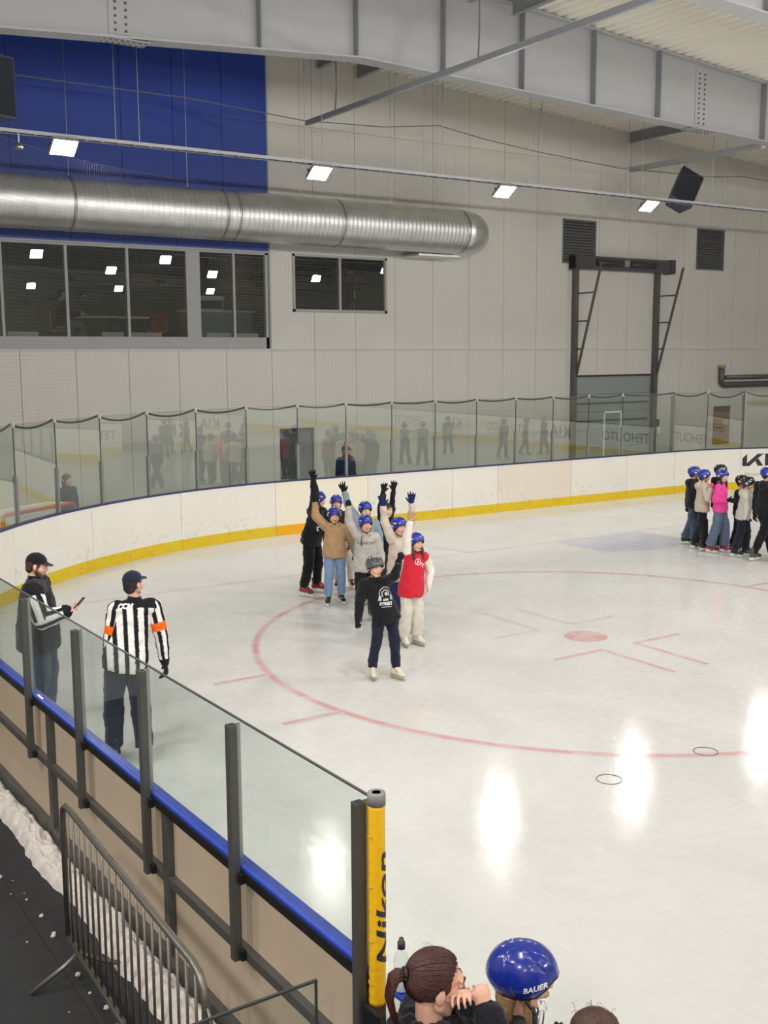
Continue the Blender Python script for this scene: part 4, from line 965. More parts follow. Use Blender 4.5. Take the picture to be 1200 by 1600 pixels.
def person(label, feet, face, S=1.45, hh=.235, b=1.0, arms=None, head=(0, 0, 0), lean=(0, 0), top=None, pants=None, hem=.46, top_pad=.016, leg_pad=.012, flare=0.0, hood=True, gloves=None,
           hel=('2338b8', 'hockey'), sk=('17181b', '0d0e10', 'hockey'), mouth='smile', hair=None, hairmat='hair_brown', voxel=.012, skates=True, group=None, paint_top=None, collar=False, sit=None, lift=None, z=0, cap=None, shoes=None, sleeve_mat=None, fist=(), cuffs=None, sleeve_t=0, beard=None, vest=None, foot_yaw=(-.2, .2), vlean=0, hand_k=.9, hand_curl=.22, palm=None):
    # feet: world xy of right and left foot; face: degrees from the camera direction, positive towards image right
    fR, fL = Vector((*feet[0], 0)), Vector((*feet[1], 0)); g = (fR+fL)/2
    tc = Vector((CAM.x-g.x, CAM.y-g.y, 0)).normalized(); rz = math.atan2(-tc.x, tc.y)+math.radians(face)
    e = empty('person', (g.x, g.y, z), rz, label, 'person', group)
    Li = Matrix.Rotation(-rz, 3, 'Z')
    vr = Vector((-tc.y, tc.x, 0))                                   # image right, horizontal
    def V(a): return (Li @ (vr*a[0]+VZ*a[1]+tc*a[2])).normalized()   # view-frame direction -> local
    lf = (.078 if skates else .03) if lift is None else lift
    foot = [Li @ (fR-g), Li @ (fL-g)]
    # lower-body joints
    hz = lf+.505*S
    P0 = Vector((0, 0, lf+.53*S)); N = Vector((lean[0], lean[1], lf+.82*S)); N.z -= (lean[0]**2+lean[1]**2)*.6
    N += Li @ (vr*vlean)
    if sit: P0 = Vector((0, 0, sit)); N = Vector((lean[0], lean[1], sit+.30*S)); hz = sit-.02*S
    at = lambda t: P0.lerp(N, t)                                     # 0 pelvis .. 1 neck base
    hips = [Vector((s*.052*S*b, 0, hz)) for s in (1, -1)]
    knees, ank = [], []
    for i, s in enumerate((1, -1)):
        a = foot[i]+Vector((0, -.035, lf+.055*S)); h = hips[i]
        if sit: kn = h+Vector((s*.03, .25*S, .0)); a = kn+Vector((0, .03, -.25*S))
        else: kn = h.lerp(a, .5)+Vector((s*.004, .028*S, 0))
        knees.append(kn); ank.append(a)
    hc = N+Vector((0, .012, hh*.5+.026*S)); M = Matrix.Rotation(math.radians(head[0]), 4, 'Z') @ Matrix.Rotation(math.radians(head[1]), 4, 'X') @ Matrix.Rotation(math.radians(head[2]), 4, 'Y'); k = hh/.235
    hc += Vector((math.sin(math.radians(-head[0]))*0, .01, 0))
    arms = arms or {}
    sh, el, wr, ud, fd = [], [], [], [], []
    for i, s in enumerate((1, -1)):
        u, f = arms.get('RL'[i], ((.12*s*(-1 if abs(face) < 90 else 1), -1, .05), (.05*s, -1, .15)))
        u, f = V(u), V(f); rise = max(0, u.z)
        q = N+Vector((s*.100*S*b, 0, -.035*S+.035*S*rise)); q.x -= s*.022*S*rise
        sh.append(q); el.append(q+u*.165*S); wr.append(q+u*.165*S+f*.142*S); ud.append(u); fd.append(f)
    # --- body: one continuous skin
    mb = MB(); X = (1, 0, 0)
    mb.tube([at(-.12), at(0), at(.3), at(.62), at(.9), at(1.0)], [.07*S*b, .080*S*b, .068*S*b, .080*S*b, .075*S*b, .038*S], 18, True, X, [.7, .72, .74, .68, .62, .9])
    for i in (0, 1):
        mb.cone(hips[i], knees[i], .050*S*b, .036*S*b); mb.cone(knees[i], ank[i], .035*S*b, .024*S*b); mb.cone(ank[i], ank[i]+Vector((0, .07, -.045*S)), .022*S, .02*S)
        mb.cone(sh[i], el[i], .034*S*b, .026*S*b); mb.cone(el[i], wr[i], .025*S*b, .018*S*b); mb.cone(sh[i], at(.8), .032*S*b, .03*S*b)
        if not gloves:
            pn = V(palm[i]) if palm else (Vector((-1 if i == 0 else 1, 0, 0)) if abs(fd[i].x) < .8 else Vector((0, 1, 0)))
            hand_mb(mb, wr[i], fd[i], pn, 1 if i == 0 else -1, S/1.7*hand_k/.9, .14, hand_curl, .0080)
    mb.cone(at(.97), hc+M @ Vector((0, -.022*k, -.07*k)), .033*S*b, .046*k)
    head_mb(mb, hc, M, k)
    body = obj('body', remesh(mb, voxel*.85, 2, name='body'), 'skin', e)
    face_parts(body, hc, M, k, mouth, hairmat)
    # --- trousers
    if pants:
        pb = MB(); pd = leg_pad
        pb.tube([at(.28), at(.12), at(-.05), at(-.16)], [.074*S*b+pd*.5, .082*S*b+pd*.7, .088*S*b+pd*.8, .076*S*b+pd*.7], 20, True, X, [.74, .74, .72, .68])
        for i in (0, 1):
            low = ank[i]+Vector((0, .0, -.012*S)); kn = knees[i]
            pb.tube([hips[i]+Vector((0, 0, .02*S)), hips[i].lerp(kn, .35), kn, kn.lerp(low, .55), low], [.047*S*b+pd*.8, .048*S*b+pd, .040*S*b+pd+flare*.4, .035*S*b+pd+flare*.8, .032*S*b+pd*.8+flare], 16, True, X, 1)
        tr = obj('trousers', remesh(pb, voxel, 3, .030, name='trousers'), cloth(pants) if isinstance(pants, str) else pants, e)
    # --- upper garment
    if top:
        tb = MB(); pd = top_pad; hp = (hem-.53)/.29
        tb.tube([at(hp), at(hp+.06), at(max(hp+.12, .1)), at(.35), at(.65), at(.88), at(1.0)], [.104*S*b+pd*1.25, .110*S*b+pd*1.3, .106*S*b+pd*1.3, .092*S*b+pd*1.2, .090*S*b+pd, .080*S*b+pd*.7, .042*S+pd*.6], 24, True, X, [.70, .72, .72, .74, .72, .66, .9])
        for i in (0, 1):
            if sleeve_mat is None:
                tb.cone(at(.84)+Vector(((1, -1)[i]*.03*S, 0, 0)), sh[i], .042*S*b+pd*.5, .040*S*b+pd*.6); tb.cone(sh[i], el[i], .040*S*b+pd*.7, .031*S*b+pd*.8); tb.cone(el[i], wr[i]-fd[i]*.012, .031*S*b+pd*.8, .024*S*b+pd*.5)
            else: tb.cone(at(.84), sh[i]-(sh[i]-at(.84))*.12, .044*S*b+pd*.6, .043*S*b+pd*.65)
        if hood:
            for a in np.linspace(-2.6, 2.6, 9): tb.ball(at(1.0)+Vector((math.sin(a)*.052*S, -math.cos(a)*.050*S+.004, .012*S)), .024*S, .024*S, .020*S, 10, 6)
            tb.ball(at(.92)+Vector((0, -.075*S, .0)), .062*S, .030*S, .050*S, 12, 8)
        if collar: tb.tube([at(.95), at(1.04), at(1.14)], [.050*S, .045*S, .043*S], 14, True, X, [.95]*3)
        tm_ = remesh(tb, voxel, 3, .034, name='top'); gm = cloth(top) if isinstance(top, str) else top
        tp = obj('top', tm_, gm, e)
        if paint_top: paint(tm_, lambda p: paint_top(p, sh, el, wr, at, S))
        if sleeve_mat is not None:
            for i in (0, 1):
                sb = MB(); s0 = sh[i].lerp(el[i], sleeve_t)
                if not sleeve_t: sb.cone(at(.84)+Vector(((1, -1)[i]*.06*S, 0, 0)), sh[i], .034*S*b+pd*.4, .038*S*b+pd*.6)
                sb.cone(s0, el[i], .038*S*b+pd*.6, .030*S*b+pd*.8); sb.cone(el[i], wr[i]-fd[i]*.012, .030*S*b+pd*.8, .024*S*b+pd*.5)
                sm_ = remesh(sb, voxel*.8, 3, .026, name='sleeve'); obj('sleeve', sm_, cloth(sleeve_mat) if isinstance(sleeve_mat, str) else sleeve_mat, e)
    # --- gloves
    if gloves:
        for i in (0, 1):
            gb = MB(); gc = gloves[i] if isinstance(gloves, (tuple, list)) else gloves
            pn = V(palm[i]) if palm else (V((0, 0, 1)) if ud[i].z > .2 else Vector((-1 if i == 0 else 1, 0, 0)))
            gk = S/1.7*1.2
            if 'RL'[i] in fist: fist_mb(gb, wr[i], fd[i], pn, gk, .012)
            else: hand_mb(gb, wr[i], fd[i], pn, 1 if i == 0 else -1, gk, .20 if ud[i].z > .2 else .08, .12 if ud[i].z > .2 else .4, .0125)
            gb.cone(wr[i]-fd[i]*.045, wr[i]+fd[i]*.02, .026*S, .024*S)
            go = obj('glove', remesh(gb, .0065, 2, name='glove'), cloth(gc), e)
            if cuffs: MB().tube([wr[i]-fd[i]*.052, wr[i]-fd[i]*.034], .029*S, 14).build('glove_cuff', cloth(cuffs), go, True)
    # --- feet
    for i in (0, 1):
        fp = foot[i] if not sit else Vector((ank[i].x, ank[i].y+.035, 0))
        if skates: skate(e, (fp.x, fp.y, 0), foot_yaw[i], S/1.5*1.0 if S < 1.6 else 1.08, *sk)
        else:
            sb = MB(); R = Matrix.Rotation(foot_yaw[i], 3, 'Z'); q = lambda y, z_: fp+R @ Vector((0, y, z_))
            sb.tube([q(-.10, .045), q(-.09, .05), q(0, .05), q(.09, .042), q(.15, .032), q(.165, .03)], [.02, .036, .04, .044, .034, .012], 12, True, R @ Vector((1, 0, 0)), [.9, 1.1, 1.0, .8, .75, .7]); sb.cone(q(-.05, .05), q(-.05, .11), .038, .036)
            obj('shoe', remesh(sb, .012, 2, name='shoe'), cloth(shoes or '1c1c20'), e)
    # --- headwear and hair
    T = lambda x, y, z_: hc+M @ (Vector((x, y, z_))*k)
    R3 = M.to_3x3()
    if hel: helmet(e, hc, M, k, hel[0], hel[1])
    if cap:
        cb_ = MB(); cc = Vector((0, -.012, .040)); prof = []
        cb_.ball(T(0, -.012, .046), .083*k, .103*k, .082*k, 18, 12, R3); cp = remesh(cb_, .008, 1, name='cap')
        bm = bmesh.new(); bm.from_mesh(cp); o_ = T(0, -.01, .024); nn = R3 @ Vector((0, -.12, 1)).normalized()
        bmesh.ops.bisect_plane(bm, geom=bm.verts[:]+bm.edges[:]+bm.faces[:], plane_co=o_, plane_no=nn, clear_inner=True); bm.to_mesh(cp); bm.free()
        co = obj('cap', cp, cloth(cap), e)
        vs = []
        for zz in (.030, .024):
            for a in np.linspace(-1.15, 1.15, 11): vs.append(T(math.sin(a)*.078, .045+math.cos(a)*.03, zz+.016+.004*math.cos(a)))
            for a in np.linspace(1.15, -1.15, 11): vs.append(T(math.sin(a)*.074, .060+math.cos(a)*.095, zz-.002+.006*math.cos(a)))
        n = 22; MB().add(vs, [tuple(range(n)), tuple(range(2*n-1, n-1, -1))]+[(i, n+i, n+(i+1) % n, (i+1) % n) for i in range(n)]).build('cap_visor', cloth(cap), co, False)
        MB().ball(T(0, -.012, .128), .008*k, .008*k, .005*k, 8, 6).build('cap_button', cloth(cap), co, True)
    if hel and not hair: hair = 'nape'
    if hair:
        hb = MB()
        if hair == 'short':
            hb.ball(T(0, -.022, .022), .079*k, .094*k, .088*k, 16, 10, R3); hb.ball(T(0, -.055, -.035), .066*k, .050*k, .055*k, 14, 8, R3)
            for s in (-1, 1): hb.cone(T(s*.070, .012, .02), T(s*.072, .010, -.02), .012*k, .008*k)
        elif hair == 'bob':
            hb.ball(T(0, -.010, .036), .083*k, .095*k, .088*k, 16, 10, R3); hb.ball(T(0, -.050, -.045), .080*k, .056*k, .075*k, 14, 8, R3)
            for s in (-1, 1): hb.cone(T(s*.072, .020, .02), T(s*.075, .008, -.09), .020*k, .016*k)
        elif hair == 'long':
            for s in (-1, 1): hb.tube([T(s*.066, .005, -.01), T(s*.076, .012, -.08), T(s*.074, .035, -.15), T(s*.068, .05, -.23)], [.018*k, .024*k, .024*k, .010*k], 10, True, R3 @ Vector((1, 0, 0)), 1.2)
            hb.tube([T(0, -.07, -.02), T(0, -.095, -.10), T(0, -.095, -.20), T(0, -.085, -.28)], [.05*k, .062*k, .055*k, .02*k], 12, True, R3 @ Vector((1, 0, 0)), .55)
        elif hair == 'nape':
            hb.ball(T(0, -.055, -.045), .068*k, .050*k, .045*k, 14, 8, R3)
            for s in (-1, 1): hb.cone(T(s*.070, .004, -.01), T(s*.070, .004, -.06), .014*k, .010*k)
        obj('hair', remesh(hb, .008, 1, .008, tex_fine, name='hair'), hairmat, e)
    if beard:
        hb = MB()
        for s in (-1, 1): hb.cone(T(s*.062, .0, -.045), T(s*.036, .055, -.092), .020*k, .024*k)
        hb.ball(T(0, .052, -.098), .036*k, .034*k, .026*k, 12, 8, R3); hb.cone(T(-.022, .090, -.046), T(.022, .090, -.046), .006*k, .006*k)
        obj('beard', remesh(hb, .007, 1, .006, tex_fine, name='beard'), hairmat, e)
    J = dict(e=e, hc=hc, M=M, k=k, sh=sh, el=el, wr=wr, ud=ud, fd=fd, at=at, V=V, S=S, Li=Li, rz=rz, top=tp if top else None, body=body)
    return J
def vf(o): return [v.co.copy() for v in o.data.vertices], [tuple(p.vertices) for p in o.data.polygons]
# ------------------------------------------------------------------ the cheering group
BLUE = ('1d309c', 'hockey')
UP = lambda a, t=0: (a, 1, t)
SK_B = ('17181b', '0d0e10', 'hockey'); SK_W = (mat('boot_cream', 'ddd6c6', .45, var=.03), 'ddd6c6', 'figure'); SK_G = ('4a4a48', '1a1a1c', 'hockey', None, '8d8a84'); SK_RED = ('8c1f24', '5a1216', 'hockey', None, '7a1c20')
GA = 'children cheering in the middle of the ice'
j = person('child in grey helmet and black graphic hoodie with white skates, one fist raised', ((-3.49, -.03), (-3.25, -.19)), 22, 1.38, .235, 1.0,
    {'L': ((.45, .35, .65), (.30, 1, -.1)), 'R': ((-.22, -1, .0), (-.12, -1, .12))}, (10, 4, 0), (0, .0), '15161b', '1b2036', .45, .020, .012, 0, True, '141519', ('56585c', 'skate'), SK_W, 'smile', group=GA, fist=('L', 'R'), foot_yaw=(-.25, .35), vlean=-.12, cuffs='d8d8d6')
tv, tf = vf(j['top']); mat('print_pale', 'b9bab8', .7, var=.25, scale=30)
b = MB(); cx_, cz_ = .02, j['at'](.62).z
def arcp(c, r0, r1, a0, a1, n=14): return [(c[0]+r1*math.cos(a), c[1]+r1*math.sin(a)) for a in np.linspace(a0, a1, n)]+[(c[0]+r0*math.cos(a), c[1]+r0*math.sin(a)) for a in np.linspace(a1, a0, n)]
for pl in (arcp((0, 0), .072, .083, -.3, 3.4), arcp((.0, .0), .038, .052, -.6, 3.9), arcp((.01, 0), .0, .022, 0, 6.2), [(-.10, -.075), (-.06, -.075), (-.055, -.02), (-.085, -.02)], [(.055, -.075), (.095, -.075), (.088, -.02), (.06, -.02)], [(-.04, -.08), (.035, -.08), (.03, -.055), (-.035, -.055)]):
    b.add([(x, y, 0) for x, y in pl], [tuple(range(len(pl)))])
decal('chest_print', b.mesh('chest_print'), tv, tf, (cx_, .2, cz_+.0), (-1, 0, 0), (0, 0, 1), 'print_pale', j['e'], .003, 1)
decal('chest_lettering', text_mesh('STREET', .045, 0, 0, 1.1, .002), tv, tf, (cx_, .2, cz_-.115), (-1, 0, 0), (0, 0, 1), 'print_white', j['e'], .003, 1)
b = MB()
for x in np.linspace(-.06, .052, 9): b.add([(x, -.006, 0), (x+.009, -.006, 0), (x+.009, .006, 0), (x, .006, 0)], [(0, 1, 2, 3)])
decal('chest_small_print', b.mesh('chest_small_print'), tv, tf, (cx_, .2, cz_-.15), (-1, 0, 0), (0, 0, 1), 'print_pale', j['e'], .003, 1)

j = person('child in red vest over white sleeves and cream trousers, one arm up', ((-2.34, .97), (-2.16, .92)), 28, 1.42, .235, 1.0,
    {'R': ((-.05, 1, .1), (.22, 1, .05)), 'L': ((.35, -1, -.35), (-.1, -.8, .35))}, (8, 4, 0), (0, .0), 'd0263a', 'd8d2c8', .42, .024, .014, .022, False, ('b8976c', 'dcd6cc'), BLUE, SK_W, 'open', 'long', 'hair_brown', group=GA, sleeve_mat='e6e0d6', collar=True, vlean=.05, sleeve_t=.12)
tv, tf = vf(j['top']); b = MB()
for pl in (arcp((0, 0), .034, .042, 0, 6.28, 22), [(-.02, -.018), (-.008, -.018), (.012, .02), (.0, .02)], [(.004, -.018), (.02, -.01), (.02, .0), (.0, -.006)]): b.add([(x, y, 0) for x, y in pl], [tuple(range(len(pl)))])
decal('vest_emblem', b.mesh('vest_emblem'), tv, tf, (-.035, .2, j['at'](.78).z), (-1, 0, 0), (0, 0, 1), 'print_white', j['e'], .003, 1)
decal('vest_lettering', text_mesh('TY', .06, 0, 0, 1, .002), tv, tf, (-.10, .2, j['at'](.66).z), (-1, 0, -.5), (-.5, 0, 1), 'print_white', j['e'], .003, 1)

person('child in beige jumper and wide navy jeans with both navy gloves up', ((-2.19, 1.43), (-1.95, 1.6)), 40, 1.56, .235, .95,
    {'R': ((-.40, 1, .1), (-.10, 1, .1)), 'L': ((.35, .9, .0), (.0, 1, .05))}, (-10, 4, 0), (0, .0), 'cbbfb2', '1f2b52', .44, .018, .014, .035, False, '1a2350', BLUE, SK_W, 'smile', 'nape', 'hair_brown', group=GA)
j = person('child in light grey hoodie with printed letters and black mitten raised', ((-2.21, 2.31), (-1.93, 2.40)), 12, 1.48, .235, 1.0,
    {'R': ((-.50, .9, .15), (-.02, 1, .15)), 'L': ((.3, -1, .0), (.1, -1, .1))}, (8, 4, 0), (0, 0), 'b9b5ae', '17181d', .46, .022, .014, .0, True, '16171b', BLUE, SK_G, 'smile', group=GA, fist=('R',))
tv, tf = vf(j['top']); decal('hoodie_lettering', text_mesh('NEWPORT', .055, 0, 0, 1.0, .001), tv, tf, (0, .2, j['at'](.74).z), (-1, 0, 0), (0, 0, 1), mat('print_dim', '77756f', .7), j['e'], .003, 1)
MB().tube([j['at'](.93)+Vector((.075, .095, .02)), j['at'](.80)+Vector((.085, .112, 0)), j['at'](.66)+Vector((.085, .118, 0))], .006, 6).build('drawstring', 'black', j['e'], True)
person('child in tan sweatshirt and light blue jeans with one black glove up', ((-1.96, 3.61), (-1.72, 3.61)), 5, 1.42, .235, 1.05,
    {'R': ((-.70, .75, .1), (-.02, 1, .1)), 'L': ((.5, -.9, -.3), (.2, -.9, -.3))}, (4, 3, 0), (0, 0), 'b3916c', '7f9bc0', .47, .024, .014, .0, True, '16171b', BLUE, SK_B, 'open', group=GA)
j = person('tall child all in black with red skates, navy arm reaching up', ((-1.95, 4.34), (-1.62, 4.50)), 62, 1.60, .235, 1.08,
    {'R': ((.12, 1, .1), (-.12, 1, .05)), 'L': ((.50, -.80, .40), (-.40, -.10, .86))}, (35, 0, 0), (0, 0), '17181f', '121317', .47, .024, .018, .0, True, '111216', BLUE, SK_RED, 'smile', group=GA, vlean=.10)
h_ = j['wr'][1]; tag(MB().box(-.09, .09, -.002, .002, -.035, .035).build('paper_sheet', 'print_white'), 'folded white paper held by the child all in black', 'paper')
bpy.data.objects['paper_sheet'].matrix_world = Matrix.Translation(Matrix.Translation(j['e'].location) @ Matrix.Rotation(j['rz'], 4, 'Z') @ (h_+j['fd'][1]*.095+Vector((0, 0, .02)))) @ Matrix.Rotation(-.56, 4, 'Z')
person('child in dark jacket and cream trousers with maroon skates, half hidden behind tan sweatshirt', ((-1.20, 4.61), (-.98, 4.52)), 5, 1.46, .235, 1.0,
    {'R': ((-.2, -1, .2), (.1, -1, .4)), 'L': ((.3, -1, .1), (.0, -1, .3))}, (0, 4, 0), (0, 0), '2b2622', 'd6d0c4', .50, .020, .018, .0, True, '16171b', BLUE, SK_RED, 'smile', group=GA, vlean=-.12)
person('child in blue grey sweater with spread black glove high up', ((-1.66, 3.12), (-1.42, 3.28)), 15, 1.55, .235, 1.0,
    {'R': ((-.55, 1, .05), (-.30, 1, .05)), 'L': ((.3, -1, .1), (.0, -1, .2))}, (0, 4, 0), (0, 0), '8797a3', '14151a', .43, .020, .014, .0, False, '141519', BLUE, SK_G, 'smile', group=GA)
person('dark haired child in black top, arms up behind the beige jumper', ((-1.10, 3.44), (-.88, 3.49)), 45, 1.46, .235, .9,
    {'R': ((.0, 1, .1), (.15, 1, .1)), 'L': ((.15, 1, -.1), (.1, 1, .0))}, (10, 0, 0), (0, 0), '16171c', '1a1c24', .46, .012, .012, .0, False, '16171b', None, SK_B, 'smile', 'bob', 'hair_dark', group=GA)
# ------------------------------------------------------------------ the group waiting by the boards
GB = 'children waiting in line near the goal crease'
BLK = ('1b1c20', 'hockey')
person('child in black hooded jacket and faded jeans with blue helmet', ((6.80, 4.19), (6.74, 3.90)), 110, 1.505, .235, 1.0, {}, (0, 0, 0), (0, 0), '17181c', '46556c', .46, .026, .016, .02, True, '16171b', BLUE, SK_B, group=GB)
person('child in beige hoodie and black trousers with pink mitten at the helmet', ((6.56, 3.73), (6.51, 3.47)), 105, 1.495, .235, 1.0, {'R': ((.15, -.5, .3), (.25, 1, .1)), 'L': ((0, -1, 0), (.3, -1, 0))}, (0, 0, 0), (0, 0), 'c9bcac', '1b1d24', .46, .024, .016, .015, True, ('e0508c', 'e0508c'), BLUE, SK_B, group=GB, fist=('R', 'L'))
person('child in black helmet and dark jacket behind the pink jacket', ((6.98, 3.67), (6.94, 3.44)), 95, 1.585, .235, 1.0, {}, (0, 0, 0), (0, 0), '1a1b21', '2a3040', .46, .024, .016, .015, True, '16171b', BLK, SK_B, group=GB)
person('child in bright pink jacket and grey blue jeans', ((6.45, 3.26), (6.70, 3.12)), 72, 1.54, .235, 1.0, {'R': ((-.22, -1, .15), (.85, .05, .15)), 'L': ((-.05, -1, -.05), (.12, -1, .05))}, (-20, 0, 0), (0, .0), 'e8489c', '5d6c84', .47, .020, .016, .030, False, '17181c', BLUE, SK_RED, 'smile', 'long', 'hair_dark', group=GB, collar=True)
person('child in black helmet and black fleece beside the pale grey hoodie', ((6.93, 3.11), (7.11, 3.05)), 70, 1.385, .235, 1.0, {}, (0, 0, 0), (0, 0), '1c1d22', '20242e', .46, .022, .016, .01, False, '16171b', BLK, SK_B, group=GB)
person('child in black helmet and pale grey hoodie leaning forward', ((6.48, 2.70), (6.70, 2.62)), 80, 1.43, .235, 1.0, {'R': ((.1, -1, .1), (-.1, -1, .1))}, (0, -6, 0), (0, .05), 'c4c1ba', '1b2130', .45, .024, .016, .01, True, '16171b', BLK, SK_B, group=GB)
person('tall skater all in black with blue helmet beside the pale grey hoodie', ((6.46, 2.26), (6.76, 2.10)), 150, 1.68, .235, 1.0, {}, (-50, 0, 0), (0, 0), '17181c', '15161a', .46, .024, .018, .0, True, '16171b', BLUE, SK_G, group=GB)
person('child in crimson jacket next to the tall skater in black', ((6.62, 1.62), (6.84, 1.56)), 60, 1.46, .235, 1.0, {}, (0, 0, 0), (0, 0), 'c42a52', '24262e', .42, .024, .016, .0, True, '16171b', BLUE, SK_B, group=GB)
# ------------------------------------------------------------------ referees
WH, BKc, OR = lin('ecebe8'), lin('17171c'), lin('ee6a1e')
mat('referee_cloth', 'ffffff', .8, var=.03, attr='col', spec=.25)
def seg_t(p, a, b_):
    d = b_-a; t = (p-a).dot(d)/d.length_squared; return t, (p-(a+d*max(0, min(1, t)))).length
def torso_stripes(p, sh, el, wr, at, S):
    if p.z > at(.93).z-.10*abs(p.x): return BKc
    s = ((p.x+.024)/.098) % 1
    return BKc if s < .42 else WH
def paint_sleeves(J, band):
    for o in [c for c in J['e'].children if c.name.startswith('sleeve')]:
        c0 = sum((v.co for v in o.data.vertices), Vector())/len(o.data.vertices)
        i = 0 if (c0-J['el'][0]).length < (c0-J['el'][1]).length else 1
        def g_(p):
            t, d = seg_t(p, J['sh'][i], J['el'][i]); t2, d2 = seg_t(p, J['el'][i], J['wr'][i]); up_arm = t < 1 and d <= d2+.015
            if band and .52 < t < .80 and up_arm: return OR
            if t2 > .90 and not up_arm: return BKc
            ax = ((J['el'][i]-J['sh'][i]) if up_arm else (J['wr'][i]-J['el'][i])).normalized()
            q = p-(J['sh'][i] if up_arm else J['el'][i]); q = q-ax*q.dot(ax); u = ax.cross(Vector((1, 0, 0))); u = u.normalized() if u.length > .15 else Vector((0, 0, 1)); v = ax.cross(u)
            return BKc if (math.atan2(q.dot(u), q.dot(v))/(2*PI)*5+.2) % 1 < .46 else WH
        paint(o.data, g_)
r2 = person('referee in striped shirt with orange armbands, standing with back turned', ((-6.73, -1.02), (-6.97, -.85)), 186, 1.80, .235, .97,
    {'R': ((.22, -1, -.05), (.10, -1, -.05)), 'L': ((-.20, -1, -.05), (-.12, -1, -.1))}, (-52, 4, 0), (0, 0), MATS['referee_cloth'], '1c2338', .455, .020, .022, .01, False, '17181c', None, SK_B, 'smile', 'short', 'hair_dark', voxel=.008, paint_top=torso_stripes, cap='1b2036', collar=False, sleeve_mat=MATS['referee_cloth'], vlean=.10)
paint_sleeves(r2, True)
tv, tf = vf(r2['top']); decal('shirt_lettering', text_mesh('CCM', .06, 0, .3, 1.05, .004), tv, tf, (0, -.2, r2['at'](.945).z), (1, 0, 0), (0, 0, 1), 'print_white', r2['e'], .004, 1)
nb_ = MB(); nb_.tube([r2['at'](.96), r2['at'](1.03), r2['at'](1.09)], [.085, .070, .066], 16, True, (1, 0, 0), [.8, .9, .95]); obj('shirt_collar', remesh(nb_, .008, 2, .006, name='shirt_collar'), cloth('17171c'), r2['e'])
r1 = person('bearded referee in black vest and cap looking at a phone', ((-7.36, .42), (-7.16, .58)), 82, 1.79, .245, 1.34,
    {'R': ((.28, -1, .15), (1, .34, .12)), 'L': ((.1, -1, -.1), (.35, -1, .1))}, (0, -14, 0), (0, .0), '14151a', '2c3f58', .43, .034, .020, .0, False, None, None, SK_B, 'smile', 'short', 'hair_brown', voxel=.009, cap='16171b', beard=True, collar=True, sleeve_mat=MATS['referee_cloth'], sleeve_t=.28, hand_curl=.55, palm=((-.2, .9, .3), (0, .9, -.3)))
paint_sleeves(r1, False)
# phone in the hand
w_ = r1['wr'][0]; W4 = Matrix.Translation(r1['e'].location) @ Matrix.Rotation(r1['rz'], 4, 'Z')
ph = empty('phone', W4 @ (w_+r1['fd'][0]*.135+Vector((0, 0, .035))), 0, 'black mobile phone in the bearded referee hand', 'phone')
dirp = (W4.to_3x3() @ (r1['fd'][0]+Vector((0, 0, .75)))).normalized(); rp = (dirp.cross(Vector((0, 0, 1))).normalized()+VZ*.55).normalized(); rp = (rp-dirp*rp.dot(dirp)).normalized(); up_ = rp.cross(dirp)
ph.matrix_world = Matrix.Translation(ph.location) @ Matrix((rp, dirp, up_)).transposed().to_4x4()
MB().box(-.036, .036, -.075, .075, -.004, .004).build('case', 'black', ph, bevel=.003); MB().box(-.033, .033, -.071, .071, .004, .0046).build('screen', mat('phone_screen', '20242a', .15), ph)
# ------------------------------------------------------------------ people behind the glass
person('bearded man in navy jacket and black cap behind the end glass', ((2.50, 10.62), (2.72, 10.50)), 55, 1.80, .24, 1.15, {'R': ((-.1, -1, .1), (.3, -1, .2)), 'L': ((.1, -1, 0), (.3, -1, 0))}, (0, 0, 0), (0, 0), '1f2c4c', '23252c', .46, .034, .02, 0, False, None, None, SK_B, 'smile', 'short', 'hair_brown', skates=False, cap='14151a', beard=True, collar=True)
person('woman in dark jacket with brown hair behind the stored goal', ((-4.22, 9.62), (-4.02, 9.52)), 45, 1.66, .23, 1.0, {}, (0, 0, 0), (0, 0), '252a38', '23252c', .46, .022, .016, 0, False, None, None, SK_B, 'smile', 'bob', 'hair_brown', skates=False, collar=True)
person('seated guest in dark cap and jacket behind the lounge window', ((-2.70, 14.30), (-2.52, 14.42)), 100, 1.72, .235, 1.1, {'R': ((.3, -1, .2), (.8, .06, .2)), 'L': ((.3, -1, 0), (.8, .06, 0))}, (0, 0, 0), (0, .05), '2a2a2c', '7d7f80', .50, .026, .02, 0, False, None, None, SK_B, 'smile', 'short', 'hair_dark', skates=False, sit=.59, z=3.98, cap='26242a')
tp_ = empty('camera_tripod', (4.85, 13.75, 3.98), 0, 'dark camera on a tripod behind the small window', 'tripod')
for a in (0.4, 2.5, 4.6): MB().tube([(0, 0, 1.25), (.38*math.cos(a), .38*math.sin(a), .0)], .022, 8).build('leg', 'black', tp_, True)
MB().tube([(0, 0, 1.0), (0, 0, 1.6)], .03, 8).build('column', 'black', tp_, True); MB().box(-.13, .13, -.22, .12, 1.55, 1.98).build('camera_body', 'black', tp_, bevel=.03); MB().tube([(0, -.2, 1.75), (0, -.34, 1.75)], .07, 14).build('lens', 'charcoal', tp_, True); MB().box(-.015, .015, -.04, -.03, 1.28, 1.5).build('tag', 'print_grey', tp_)

